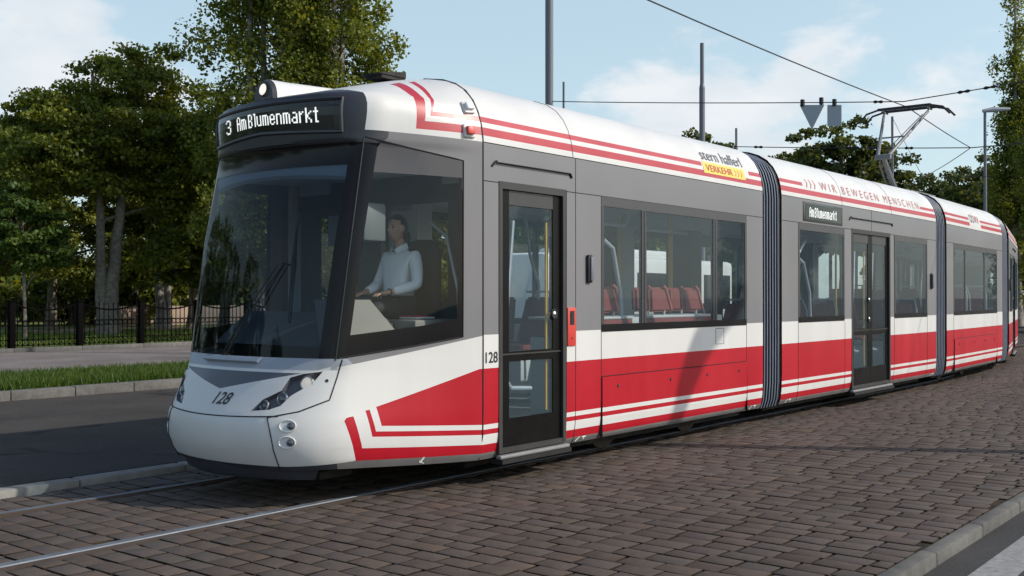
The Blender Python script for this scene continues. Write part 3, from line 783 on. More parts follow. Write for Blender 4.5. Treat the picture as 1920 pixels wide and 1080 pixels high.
def seat(M, x, y, face, pair=1, raised=.0):
    """bus seat pair on a plinth: face -1 looks forward, +1 looks back"""
    root = empty('passenger_seat'); root.parent = tram; root.matrix_local = M @ Matrix.Translation((x, y, .38+raised))
    d = -face
    f = MB(); f.box(-.24, .24, -.02, .88, .0, .40, LINING, .02); f.box(-.26, .26, -.03, .90, .40, .47, SEATSH, .02); f.build('seat_plinth', root)
    for k in range(2):
        yy = .2+.44*k
        b = MB(); b.box(-.22*1, .22, yy-.20, yy+.20, .471, .53, SEATRED, .02); b.build('seat_cushion', root)
        bb = bmesh.new(); bmesh.ops.create_cube(bb, size=1)
        for v in bb.verts:
            top = v.co.z > 0; w = .14 if top else .20
            v.co = Vector((d*(.21+(.12 if top else 0))+v.co.x*.06, yy+(w if v.co.y > 0 else -w), 1.06 if top else .545))
        bmesh.ops.bevel(bb, geom=bb.edges[:], offset=.028, segments=3, affect='EDGES'); b = MB(); b.bm(bb, SEATRED); bb.free(); b.build('seat_backrest', root)
    g = MB(); g.tube([(d*.25, -.02, .5), (d*.30, -.01, .95), (d*.36, .04, 1.12), (d*.36, .36, 1.12)], .012, SEATSH, 6); g.build('seat_handle', root)
    return root
def pole(M, pts, m=None, r=.018):
    mb = MB(M); mb.tube(pts, r, m or POLE); mb.build('grab_pole', tram)
def bellows(M0, M1, xa, xb, n=7):
    mb = MB(); K = 10
    def prof(ins):
        pts = []
        zl = [.20, .30, .5, 1.0, 2.0, 2.75, 2.9, 3.05, 3.15, 3.24, 3.31, 3.36, 3.39]
        for z in zl: pts.append((inset(max(z, .215))+ins, z-(ins*.6 if z > 3.2 else 0)))
        return [(y, z) for y, z in pts]+[(2*HW-y, z) for y, z in pts[::-1]]
    rings = []; tot = n*K
    A0 = M0 @ Vector((xa, 0, 0)); A1 = M1 @ Vector((xb, 0, 0))
    for i in range(tot+1):
        t = i/tot; ph = (i % K)/K
        ins = .035+.045*(1-abs(math.sin(pi*ph))**.6)
        ins = (.105, .10, .06, .03, .024, .024, .03, .06, .10, .105)[i % K]
        pr = prof(ins)
        rings.append([(M0 @ Vector((xa, y, z))).lerp(M1 @ Vector((xb, y, z)), t) for y, z in pr])
    k = len(rings[0]); vs = [p for r in rings for p in r]
    for i in range(tot): mb.add(rings[i]+rings[i+1], [(j, k+j, k+j+1, j+1) for j in range(k-1)], RIB if 3 <= i % K <= 5 else BELLOW)
    mb.build('bellows', tram, 60)
    for M, x, s in ((M0, xa, -1), (M1, xb, 1)):     # end frames
        mb = MB(M); P = prof(.02); Q = prof(.14); n2 = len(P)
        xx = x-s*.0; xo = x-s*.035
        vs = [(xx, y, z) for y, z in P]+[(xx, y, z) for y, z in Q]+[(xo, y, z) for y, z in P]
        mb.add(vs, [(j, j+1, n2+j+1, n2+j) for j in range(n2-1)]+[(j, j+1, 2*n2+j+1, 2*n2+j) for j in range(n2-1)], RUBBER); mb.build('bellows_frame', tram, 40)

I0 = T()
DZ0, DZ1 = .245, 2.50
# ---- section one, x 0 .. 5.165
W1 = (1.715, 4.735, Z_G-.02, 2.485); D1 = (.20, 1.145, DZ0, DZ1)
body_section(0, 5.165, I0, [W1, D1], gaps=[(1, 3.72, 4.86)])
interior(0.05, 5.165, I0); bogie(3.3, I0)
for s in (-1, 1):
    window(I0, *W1, [2.475, 3.965], s); door(I0, *D1, 1, s)
seams(I0, [(1.30, .22, 2.80), (1.158, .22, 2.5), (1.715, .22, Z_G), (4.735, .22, 2.485), (1.26, 2.8, 3.39)], (2.487,), 1.145, 5.16)
seams(I0, [], (2.80,), 0, 5.16); seams(I0, [], (2.487,), 0, .2)
mb = MB()
mb.box(1.165, 1.292, -.012, .02, 1.10, 1.445, EMERG, .006); eo = mb.build('emergency_box', tram)
mb = MB(); mb.box(1.195, 1.262, -.0145, -.0115, 1.29, 1.415, SEAM); mb.box(1.21, 1.245, -.018, -.0145, 1.31, 1.40, RUBBER); mb.build('emergency_handle', eo); mb = MB(); mb.tube([(1.228, -.016, 1.17), (1.228, -.011, 1.17)], .009, SEAM); mb.build('box_lock', eo)
def side_camera(M, x, z):
    mb = MB(M); mb.box(x-.035, x+.04, -.03, .0, z-.13, z+.13, RUBBER, .014); c = mb.build('side_camera', tram)
    mb = MB(M); mb.box(x-.01, x+.035, -.045, -.028, z-.11, z+.11, mat('camera grey', (.16, .18, .22), .3), .008); mb.build('camera_cover', c)
side_camera(I0, 1.50, 1.80)
def hatch(M, xa, xb, z1, z0=.225):
    """raised service flap with quarter-turn bolts, keeping the livery bands"""
    mb = MB(M); e = .012
    zs = sorted({z0, z1} | {z for z in (Z_R1, Z_W1, Z_R2, Z_W2, Z_R3) if z0 < z < z1} | {.25, .3, .4})
    for a, b in zip(zs[:-1], zs[1:]): mb.quad((xa, inset(a)-e, a), (xb, inset(a)-e, a), (xb, inset(b)-e, b), (xa, inset(b)-e, b), band((a+b)/2))
    mb.quad((xa, -e, z1), (xb, -e, z1), (xb, .0, z1+.008), (xa, .0, z1+.008), RED)
    mb.quad((xa, -e, z0), (xa, -e, z1), (xa-.006, .0, z1), (xa-.006, .02, z0), SEAM); mb.quad((xb, -e, z0), (xb, -e, z1), (xb+.006, .0, z1), (xb+.006, .02, z0), SEAM)
    mb.tube([(xa, -.004, z1+.012), (xb, -.004, z1+.012)], .004, SEAM, 5)
    h = mb.build('service_flap', tram, 20)
    for t in (.09, .42, .68, .93):
        x = xa+(xb-xa)*t; bmm = MB(M); bmm.tube([(x, -e-.004, z1-.09), (x, -e+.003, z1-.09)], .016, SEAM, 12); bmm.tube([(x+.002, -e-.007, z1-.09), (x+.002, -e, z1-.09)], .012, CHROME, 12); bmm.build('flap_bolt', h)
hatch(I0, 1.72, 4.73, .785)
mb = MB(); mb.tube([(3.98, -.001, 1.19), (3.98, -.001, 1.02), (4.17, -.001, 1.02), (4.17, -.001, 1.19), (3.98, -.001, 1.19)], .003, SEAM, 4); mb.build('fuel_flap', tram)
# lettering on the roof edge
def roofmap(M, x0, x1, z0, h, slant=0):
    def f(u, v):
        z = z0+h*v; return M @ Vector((x0+(x1-x0)*u+slant*v, inset(z)-.006, z+.003))
    return f
CUTS = tuple(i*.08 for i in range(-2, 15))
mb = MB(); text_mesh('stern hafferl', 1, None, LGREY, mb, mapf=roofmap(I0, 3.755, 4.74, 3.045, .125, .012), cuts=CUTS)
for i in range(12):
    for a, b in zip((2.895, 2.92, 2.95, 2.98, 3.0), (2.92, 2.95, 2.98, 3.0, 3.022)):
        xa, xb = 3.745+i*(1.0/12), 3.745+(i+1)*(1.0/12)
        mb.quad((xa, inset(a)-.0025, a), (xb, inset(a)-.0025, a), (xb, inset(b)-.0025, b), (xa, inset(b)-.0025, b), YBOX)
text_mesh('VERKEHR', 1, None, LRED, mb, mapf=roofmap(I0, 3.80, 4.43, 2.918, .075), cuts=CUTS)
def chevrons(mb, M, x, z, h, n, dx, m):
    for k in range(n):
        xx = x+k*dx
        for (za, zb, xa, xb) in ((z, z+h/2, xx, xx+h*.42), (z+h/2, z+h, xx+h*.42, xx)):
            w = h*.22; mb.add([M @ Vector(p) for p in ((xa, inset(za)-.004, za), (xa+w, inset(za)-.004, za), (xb+w, inset(zb)-.004, zb), (xb, inset(zb)-.004, zb))], [(0, 1, 2, 3)], m)
chevrons(mb, I0, 4.48, 2.918, .075, 3, .075, LRED)
mb.build('operator_lettering', tram, 0)
def foot_marks(M, xs):
    mb = MB(M)
    for x in xs:
        y = .026
        mb.quad((x, .046, .226), (x+.022, .046, .226), (x+.075, .03, .268), (x+.055, .03, .268), LWHITE)
        mb.quad((x+.105, .033, .255), (x+.165, .033, .255), (x+.165, .031, .266), (x+.105, .031, .266), LWHITE)
        mb.quad((x+.126, .043, .234), (x+.144, .043, .234), (x+.144, .033, .255), (x+.126, .033, .255), LWHITE)
    mb.v = [(v[0], v[1]-.008, v[2]) for v in mb.v]
    mb.build('jacking_mark', tram, 0)
foot_marks(I0, [1.33, 4.86])
mb = MB(); mb.add([surf_px(*q, .004) for q in ((785, 868), (789, 868), (797, 857), (794, 857))], [(0, 1, 2, 3)], LWHITE); mb.add([surf_px(*q, .004) for q in ((786, 863), (795, 868), (794, 870), (786, 865))], [(0, 1, 2, 3)], LWHITE); mb.build('jacking_mark', tram, 0)
def bench(M, x0, x1, y, backs, zb=.66, far=False):
    """bench on a raised plinth with separate tapered backrests along the window"""
    root = empty('seat_bench'); root.parent = tram; root.matrix_local = M @ Matrix.Translation((0, y, zb))
    f = MB(); f.box(x0, x1, 0, .50, -.28, .50, LINING, .02); f.build('seat_plinth', root)
    f = MB(); f.box(x0-.01, x1+.02, -.01, .52, .66, .69, SEATSH, .012); f.box(x1-.02, x1+.17, -.01, .5, .50, .68, SEATSH, .02); f.build('bench_rim', root)
    f = MB(); f.box(x0, x1-.02, -.02, .50, .50, .66, SEATRED, .02); f.build('seat_cushion', root)
    for bx, by in backs:
        bb = bmesh.new(); bmesh.ops.create_cube(bb, size=1)
        for v in bb.verts:
            top = v.co.z > 0; w = .15 if top else .21
            v.co = Vector((bx+(w if v.co.x > 0 else -w), by+v.co.y*.07+(.05 if top else 0), .985 if top else .72))
        bmesh.ops.bevel(bb, geom=bb.edges[:], offset=.028, segments=3, affect='EDGES'); b = MB(); b.bm(bb, SEATRED); bb.free()
        b.build('seat_backrest', root)
        g = MB(); g.tube([(bx+.205, by-.03, .74), (bx+.16, by+.01, .97), (bx+.12, by+.02, 1.0)], .016, mat('seat rim', (.50, .10, .08), .6), 6)
        g.tube([(bx+.1, by, .69), (bx+.1, by, .74)], .015, SEATSH, 6); g.build('seat_rim', root)
bench(I0, 1.5, 2.55, .18, [(2.25, .10), (2.42, .40)])
bench(I0, 2.95, 4.30, .18, [(3.24, .10), (3.42, .40), (3.94, .10), (4.14, .40)])
for (x, f) in ((2.75, -1), (3.55, -1), (4.35, 1)): seat(I0, x, 1.60, f, raised=.10)
pole(I0, [(2.2, 1.0, .4), (2.2, 1.0, 2.2), (2.2, .9, 2.35)], None); pole(I0, [(1.55, 1.6, .4), (1.55, 1.6, 2.55)], YELLOW)
pole(I0, [(2.42, .2, .9), (2.35, .2, 1.6), (2.22, .2, 2.02), (2.05, .2, 2.1)], None, .022)
pole(I0, [(4.55, .9, .4), (4.55, .9, 2.55)], YELLOW, .03); pole(I0, [(4.35, 1.5, .4), (4.35, 1.5, 2.55)], YELLOW, .025)
pole(I0, [(1.8, .75, 2.32), (3.3, .75, 2.32), (3.38, .75, 2.42), (3.4, .75, 2.52)]); pole(I0, [(3.7, .75, 2.3), (4.7, .75, 2.3)])
pole(I0, [(3.0, .9, 1.2), (2.98, .9, 1.7), (2.9, .9, 2.0), (2.85, .9, 2.3)]); pole(I0, [(3.1, 1.75, .9), (3.05, 1.75, 1.7), (2.9, 1.75, 2.0), (2.8, 1.75, 2.5)])
mb = MB(); mb.box(1.3, 1.6, 2.05, 2.4, .38, 2.6, LINING); mb.box(2.42, 2.6, 2.0, 2.42, .4, 2.6, mat('dark equipment cabinet', (.05, .06, .06), .6)); mb.build('equipment_cabinet', tram)

# ---- section two, x 5.70 .. 11.80
W2a = (6.19, 7.735, Z_G-.02, 2.485); D2 = (8.0, 9.565, DZ0, DZ1); W2b = (9.755, 11.33, Z_G-.02, 2.485)
body_section(5.70, 11.80, I0, [W2a, D2, W2b], gaps=[(1, 6.40, 11.08)])
interior(5.70, 11.80, I0)
for s in (-1, 1):
    window(I0, *W2a, [], s); window(I0, *W2b, [], s); door(I0, *D2, 2, s)
seams(I0, [(6.19, .22, Z_G), (7.75, .22, 1.2), (9.74, .22, 2.485), (11.33, .22, 2.485), (8.78, 2.50, 2.8), (7.66, 2.80, 3.4), (9.63, 2.80, 3.4)], (2.487, 2.80), 5.70, 11.8)
mb = MB()
mb.box(6.34, 7.655, -.008, .02, 2.515, 2.765, mat('display surround', (.055, .06, .062), .3), .004); so_ = mb.build('side_display', tram)
mb = MB(); mb.box(6.40, 7.60, -.0105, -.007, 2.54, 2.74, mat('side display screen', (.03, .038, .04), .15)); dots(mb, 'Am Blumenmarkt', 6.52, 7.43, 2.575, 2.70, lambda u, v: Vector((u, -.013, v)), .9); mb.build('display_lettering', so_, 0)
mb = MB(); text_mesh('W I R   B E W E G E N   M E N S C H E N', 1, None, LSLO, mb, thick=-.012, mapf=roofmap(I0, 6.98, 11.02, 2.958, .115), cuts=CUTS)
chevrons(mb, I0, 6.50, 2.955, .115, 3, .13, LSLO); mb.build('slogan_lettering', tram, 0)
side_camera(I0, 11.52, 1.80); foot_marks(I0, [5.85, 11.55])
for (x, f) in ((6.75, 1), (7.45, -1), (10.2, 1), (10.9, -1)):
    seat(I0, x, .14, f); seat(I0, x, 1.48, f)
pole(I0, [(6.5, .3, .9), (6.6, .3, 1.6), (6.85, .3, 2.1), (7.1, .3, 2.3)], None, .024); pole(I0, [(7.3, .3, .9), (7.25, .3, 1.6), (7.05, .3, 2.0), (6.9, .3, 2.05)], None, .022)
pole(I0, [(7.9, .9, .4), (7.9, .9, 2.55)], YELLOW); pole(I0, [(9.7, .9, .4), (9.7, .9, 2.55)], YELLOW)
pole(I0, [(10.2, .3, .9), (10.25, .3, 1.6), (10.5, .3, 2.1)], None, .022); pole(I0, [(8.3, 1.5, .8), (8.5, 1.5, 1.9), (8.6, 1.5, 2.3)])
mb = MB(); mb.box(6.245, 6.30, .10, .16, 1.28, 1.95, LWHITE); mb.build('notice_board', tram)
mb = MB(); mb.box(7.05, 7.35, 2.0, 2.42, .4, 2.6, MATS['dark equipment cabinet']); mb.build('equipment_cabinet', tram)

# ---- section three, turned a little into the curve
M3 = Matrix.Translation((12.335, 0, 0)) @ Matrix.Translation((0, YC, 0)) @ Matrix.Rotation(R(2.5), 4, 'Z') @ Matrix.Translation((0, -YC, 0))
W3 = (.48, 3.95, Z_G-.02, 2.485)
body_section(0, 4.45, M3, [W3], gaps=[(2, 1.72, 2.62)])
interior(0, 4.45, M3); bogie(2.2, M3)
for s in (-1, 1): window(M3, *W3, [1.30, 2.85], s)
seams(M3, [(.48, .22, 2.485), (3.95, .22, 2.485)], (2.487, 2.80), 0, 4.45)
hatch(M3, .50, 3.9, .785)
mb = MB(); text_mesh('OÖ', 1, None, LGREY, mb, mapf=roofmap(M3, 1.80, 2.14, 2.93, .15), cuts=CUTS); text_mesh('VV', 1, None, LRED, mb, mapf=roofmap(M3, 2.16, 2.52, 2.93, .15), cuts=CUTS)
mb.build('transport_network_lettering', tram, 0)
foot_marks(M3, [.2, 4.2])
for (x, f) in ((.9, 1), (1.7, -1), (2.5, 1), (3.3, -1)):
    seat(M3, x, .14, f, raised=.25); seat(M3, x, 1.48, f, raised=.25)
for x in (.9, 1.9, 2.9): pole(M3, [(x, .7, .6), (x+.1, .7, 1.7), (x+.3, .7, 2.4)])

# ---- section four and five, round the curve
A = M3 @ Vector((4.98, YC, 0))
M4 = Matrix.Translation(A) @ Matrix.Rotation(R(11.5), 4, 'Z') @ Matrix.Translation((0, -YC, 0))
body_section(0, 6.1, M4, [(.5, 2.05, Z_G-.02, 2.485), (2.3, 3.85, DZ0, DZ1), (4.05, 5.6, Z_G-.02, 2.485)])
interior(0, 6.1, M4)
for s in (-1, 1):
    window(M4, .5, 2.05, Z_G-.02, 2.485, [], s); window(M4, 4.05, 5.6, Z_G-.02, 2.485, [], s); door(M4, 2.3, 3.85, DZ0, DZ1, 2, s)
seams(M4, [(.48, .22, 2.485), (5.62, .22, 2.485)], (2.487, 2.80), 0, 6.1); side_camera(M4, .26, 1.80)
A = M4 @ Vector((6.65, YC, 0))
M5 = Matrix.Translation(A) @ Matrix.Rotation(R(24), 4, 'Z') @ Matrix.Translation((0, -YC, 0))
body_section(0, 6.6, M5, [(.5, 4.0, Z_G-.02, 2.485)])
interior(0, 6.5, M5); bogie(2.2, M5)
for s in (-1, 1): window(M5, .5, 4.0, Z_G-.02, 2.485, [1.5, 2.9], s)
mb = MB(M5); mb.add([(6.6, y, z) for y, z in prof_side(-1)]+[(6.6, y, z) for y, z in prof_side(1)[::-1][1:]], [tuple(range(2*len(PZ)-1))], WHITE); mb.build('rear_end', tram, 0)
bellows(I0, I0, 5.165, 5.70); bellows(I0, M3, 11.80, 0); bellows(M3, M4, 4.45, 0); bellows(M4, M5, 6.1, 0)

# ---------------------------------------------------------------- pantograph
pan = empty('pantograph'); pan.parent = tram
PG = mat('pantograph grey', (.17, .175, .185), .55, 0, .1, 5); PD = mat('pantograph dark', (.03, .03, .035), .5, .3)
knee = Vector((12.85, YC, 4.10)); base = Vector((13.55, YC, 3.50))
mb = MB(); mb.box(13.2, 14.6, YC-.4, YC+.4, 3.44, 3.50, PG)
for x in (13.3, 14.5):
    for y in (YC-.35, YC+.35): mb.tube([(x, y, 3.40), (x, y, 3.46)], .05, PD)
mb.build('base_frame', pan)
mb = MB(); mb.tube([base, knee], [.06, .045], PG); mb.tube([base+Vector((-.05, .12, .02)), knee+Vector((.1, .1, -.12))], .02, PG); mb.tube([knee+Vector((0, -.14, 0)), knee+Vector((0, .14, 0))], .05, PG); mb.build('lower_arm', pan)
mb = MB()
hx, hz = 14.15, 5.13
for s in (-1, 1): mb.tube([knee+Vector((0, .1*s, .02)), Vector((hx-.05, YC+.42*s, hz-.06))], [.035, .026], PG)
mb.tube([knee+Vector((.55, -.28, .43)), knee+Vector((.55, .28, .43))], .015, PG); mb.tube([knee+Vector((.1, 0, .1)), Vector((hx, YC-.3, hz-.1))], .008, PD, 5)
mb.build('upper_arm', pan)
mb = MB()
for dx in (-.16, .16):
    mb.tube([(hx+dx, YC-.85, hz-.16), (hx+dx, YC-.72, hz-.02), (hx+dx, YC-.5, hz+.035), (hx+dx, YC+.5, hz+.035), (hx+dx, YC+.72, hz-.02), (hx+dx, YC+.85, hz-.16)], .02, PD)
    mb.box(hx+dx-.03, hx+dx+.03, YC-.5, YC+.5, hz+.035, hz+.065, PD)
for y in (-.42, .42): mb.tube([(hx-.16, YC+y, hz), (hx+.16, YC+y, hz)], .016, PD); mb.tube([(hx-.05, YC+y, hz-.06), (hx, YC+y, hz+.01)], .02, PD)
mb.build('collector_head', pan)
# ================================================================ GROUND
def ground_mat(name, c1, c2, scale, rough=.9, bump=.4, bscale=120, cracks=False, spec=.3, big=.35):
    m = bpy.data.materials.new(name); m.use_nodes = True; t = m.node_tree; L = t.links.new; p = t.nodes['Principled BSDF']
    p.inputs['Roughness'].default_value = rough; p.inputs['Specular IOR Level'].default_value = spec
    tc = N(t, 'ShaderNodeTexCoord')
    n = N(t, 'ShaderNodeTexNoise', i_Scale=scale, i_Detail=8.0, i_Roughness=.65); L(tc.outputs['Object'], n.inputs['Vector'])
    cr = N(t, 'ShaderNodeValToRGB'); cr.color_ramp.elements[0].position = .32; cr.color_ramp.elements[1].position = .68
    cr.color_ramp.elements[0].color = (*c1, 1); cr.color_ramp.elements[1].color = (*c2, 1); L(n.outputs['Fac'], cr.inputs[0])
    n2 = N(t, 'ShaderNodeTexNoise', i_Scale=.55, i_Detail=4.0); L(tc.outputs['Object'], n2.inputs['Vector'])
    r = N(t, 'ShaderNodeMapRange', n_1=.3, n_2=.7, n_3=1-big, n_4=1+big*.6); L(n2.outputs['Fac'], r.inputs[0])
    vm = N(t, 'ShaderNodeVectorMath', operation='SCALE'); L(cr.outputs[0], vm.inputs[0]); L(r.outputs[0], vm.inputs['Scale'])
    outc = vm.outputs[0]
    if cracks:
        nw = N(t, 'ShaderNodeTexNoise', i_Scale=1.6, i_Detail=6.0); L(tc.outputs['Object'], nw.inputs['Vector'])
        mixv = N(t, 'ShaderNodeMix', data_type='VECTOR'); mixv.inputs[0].default_value = .35; L(tc.outputs['Object'], mixv.inputs[4]); L(nw.outputs['Color'], mixv.inputs[5])
        vo = N(t, 'ShaderNodeTexVoronoi', feature='DISTANCE_TO_EDGE', i_Scale=.42); L(mixv.outputs[1], vo.inputs['Vector'])
        ck = N(t, 'ShaderNodeMapRange', n_1=.006, n_2=.02, n_3=1.0, n_4=0.0); L(vo.outputs['Distance'], ck.inputs[0])
        nm = N(t, 'ShaderNodeTexNoise', i_Scale=.8, i_Detail=2.0); L(tc.outputs['Object'], nm.inputs['Vector'])
        ms = N(t, 'ShaderNodeMapRange', n_1=.47, n_2=.55, n_3=0.0, n_4=.9); L(nm.outputs['Fac'], ms.inputs[0])
        mm = N(t, 'ShaderNodeMath', operation='MULTIPLY'); L(ck.outputs[0], mm.inputs[0]); L(ms.outputs[0], mm.inputs[1])
        mx = N(t, 'ShaderNodeMix', data_type='RGBA'); L(mm.outputs[0], mx.inputs[0]); L(outc, mx.inputs[6]); mx.inputs[7].default_value = (.012, .011, .01, 1); outc = mx.outputs[2]
    L(outc, p.inputs['Base Color'])
    nb = N(t, 'ShaderNodeTexNoise', i_Scale=bscale, i_Detail=4.0); L(tc.outputs['Object'], nb.inputs['Vector'])
    b = N(t, 'ShaderNodeBump', i_Strength=bump, i_Distance=.006); L(nb.outputs['Fac'], b.inputs['Height']); L(b.outputs[0], p.inputs['Normal'])
    return m
ASPH = ground_mat('asphalt', (.042, .037, .034), (.068, .060, .055), 18, .88, .5, 160, True)
ASPH2 = ground_mat('near asphalt', (.034, .034, .035), (.07, .068, .067), 60, .9, .6, 200)
EARTH = ground_mat('far ground', (.06, .053, .045), (.085, .075, .064), 4, .95, .3, 40)
JOINT = ground_mat('sett joint soil', (.010, .008, .006), (.055, .040, .021), 7, 1, .6, 90)
KERB = ground_mat('kerb concrete', (.105, .103, .097), (.165, .16, .15), 9, .85, .4, 110)
WALK = ground_mat('sidewalk concrete', (.16, .14, .135), (.22, .195, .185), 7, .9, .35, 90)
GRASSG = ground_mat('lawn soil', (.08, .115, .02), (.14, .18, .035), 6, 1, .5, 60)
PATH = ground_mat('park path', (.30, .22, .16), (.38, .29, .22), 4, .95, .2, 50)
def slab(name, x0, x1, y0, y1, z, m, z0=None):
    mb = MB()
    if z0 is None: mb.quad((x0, y0, z), (x1, y0, z), (x1, y1, z), (x0, y1, z), m)
    else: mb.box(x0, x1, y0, y1, z0, z, m)
    o = mb.build(name, None, 0); tag(o, kind='structure'); return o
slab('ground', -600, 900, -700, 800, -.13, EARTH)
slab('far_road', -60, 120, 2.98, 9.86, .02, ASPH)
slab('near_road', -40, 90, -14, -3.555, -.07, ASPH2)
slab('grass_verge', -40, 90, 10.05, 12.9, .125, GRASSG, -.1)
slab('sidewalk', -40, 90, 12.9, 20.55, .15, WALK, -.1)
slab('park_lawn', -60, 140, 20.9, 140, .14, GRASSG, -.1)
slab('park_path', 8, 80, 33.5, 37.5, .150, PATH, .1)
slab('paving_bed', -40, 90, -3.46, 2.58, -.014, JOINT, -.12)
slab('road_marking', -20, 60, -4.0, -3.775, -.066, mat('road paint', (.26, .26, .258), .8, 0, .35, 25))
slab('junction_ground', 12.5, 110, 2.6, 2.98, .012, EARTH)
# setts: every stone a bevelled block, running bond across the track
def sett_mat():
    m = bpy.data.materials.new('stone sett'); m.use_nodes = True; t = m.node_tree; L = t.links.new; p = t.nodes['Principled BSDF']
    at = N(t, 'ShaderNodeAttribute', attribute_name='tone'); tc = N(t, 'ShaderNodeTexCoord')
    cr = N(t, 'ShaderNodeValToRGB'); e = cr.color_ramp.elements
    e[0].position = 0; e[0].color = (.050, .036, .028, 1); e[1].position = 1; e[1].color = (.098, .073, .059, 1)
    for pos, c in ((.35, (.072, .054, .044)), (.6, (.074, .060, .053)), (.8, (.084, .060, .047))):
        q = e.new(pos); q.color = (*c, 1)
    L(at.outputs['Fac'], cr.inputs[0])
    n = N(t, 'ShaderNodeTexNoise', i_Scale=13.0, i_Detail=8.0, i_Roughness=.7); L(tc.outputs['Object'], n.inputs['Vector'])
    r = N(t, 'ShaderNodeMapRange', n_1=.25, n_2=.75, n_3=.80, n_4=1.45); L(n.outputs['Fac'], r.inputs[0])
    vm = N(t, 'ShaderNodeVectorMath', operation='SCALE'); L(cr.outputs[0], vm.inputs[0]); L(r.outputs[0], vm.inputs['Scale'])
    n3 = N(t, 'ShaderNodeTexNoise', i_Scale=.7, i_Detail=4.0); L(tc.outputs['Object'], n3.inputs['Vector'])
    r3 = N(t, 'ShaderNodeMapRange', n_1=.3, n_2=.7, n_3=.82, n_4=1.14); L(n3.outputs['Fac'], r3.inputs[0])
    vm2 = N(t, 'ShaderNodeVectorMath', operation='SCALE'); L(vm.outputs[0], vm2.inputs[0]); L(r3.outputs[0], vm2.inputs['Scale'])
    L(vm2.outputs[0], p.inputs['Base Color']); p.inputs['Specular IOR Level'].default_value = .35
    rr = N(t, 'ShaderNodeMapRange', n_1=.3, n_2=.7, n_3=.62, n_4=.88); L(n.outputs['Fac'], rr.inputs[0]); L(rr.outputs[0], p.inputs['Roughness'])
    nb = N(t, 'ShaderNodeTexNoise', i_Scale=45.0, i_Detail=6.0, i_Roughness=.7); L(tc.outputs['Object'], nb.inputs['Vector'])
    b = N(t, 'ShaderNodeBump', i_Strength=.55, i_Distance=.008); L(nb.outputs['Fac'], b.inputs['Height']); L(b.outputs[0], p.inputs['Normal'])
    return m
RAILY = (.525, 1.975)
def setts():
    rnd = np.random.RandomState(3); V = []; F = []; Tn = []
    PX, PL, J = .166, .244, .018
    row = 0; x = -7.0
    while x < 46:
        px = PX*(1+rnd.uniform(-.03, .03))
        lanes = [(-3.45, RAILY[0]-.073), (RAILY[0]+.073, RAILY[1]-.073), (RAILY[1]+.073, 2.575)] if x < 13.5 else [(-3.45, 2.575)]
        for (a, b) in lanes:
            y = a-rnd.uniform(0, 1)*PL
            while y < b:
                l = PL*rnd.uniform(.9, 1.1); y0, y1 = max(y, a), min(y+l, b); y += l
                if y1-y0 < .07: continue
                jx = lambda s: rnd.uniform(-s, s)
                x0, x1 = x+J/2, x+px-J/2; y0 += J/2; y1 -= J/2
                zt = rnd.uniform(-.0022, .0022); tx, ty = rnd.uniform(-.006, .006, 2)
                c = [(x0+jx(.008), y0+jx(.007)), (x1+jx(.008), y0+jx(.007)), (x1+jx(.008), y1+jx(.007)), (x0+jx(.008), y1+jx(.007))]
                cx, cy = (x0+x1)/2, (y0+y1)/2; i = len(V)
                for q in c: V.append((q[0], q[1], -.06))
                for q in c: V.append((q[0], q[1], zt-.003+(q[0]-cx)*tx+(q[1]-cy)*ty))
                for q in c:
                    ux, uy = q[0]+(.005 if q[0] < cx else -.005), q[1]+(.005 if q[1] < cy else -.005)
                    V.append((ux, uy, zt+(ux-cx)*tx+(uy-cy)*ty))
                for k in range(4):
                    k2 = (k+1) % 4; F.append((i+k, i+k2, i+4+k2, i+4+k)); F.append((i+4+k, i+4+k2, i+8+k2, i+8+k))
                F.append((i+8, i+9, i+10, i+11)); Tn += [float(np.clip(rnd.normal(.5, .17), 0, 1))]*9
        x += px; row += 1
    me = bpy.data.meshes.new('paving'); me.from_pydata(V, [], F); me.materials.append(sett_mat()); me.materials.append(JOINT)
    me.polygons.foreach_set('material_index', ([1, 0]*4+[0])*(len(F)//9))
    a = me.attributes.new('tone', 'FLOAT', 'FACE'); a.data.foreach_set('value', Tn)
    me.polygons.foreach_set('use_smooth', [True]*len(F)); me.set_sharp_from_angle(angle=R(50))
    tag(link(me, 'paving'), kind='structure')
setts()
# kerbs: stones in a row, each kerb one thing
def kerb(name, x0, x1, y0, y1, z0, z1, step, label, bev=.018, m=KERB):
    mb = MB(); x = x0; rnd = random.Random(hash(name) % 97)
    while x < x1:
        dz = rnd.uniform(-.004, .004); mb.box(x+.004, x+step-.004, y0+rnd.uniform(-.003, .003), y1, z0, z1+dz, m, bev); x += step
    o = mb.build(name, None, 40); tag(o, kind='structure'); return o
KERB2 = ground_mat('skylit kerb concrete', (.24, .235, .22), (.34, .33, .31), 9, .85, .4, 110)  # kerb concrete lightened so the sky light on it sits in the colour
kerb('track_kerb', -12, 11.2, 2.60, 2.77, -.1, .055, 1.0, '', m=KERB2)
kerb('road_kerb', -12, 40, 9.87, 10.05, -.1, .165, 1.0, '')
kerb('near_kerb', -12, 46, -3.565, -3.46, -.14, .012, 1.0, '', .018)
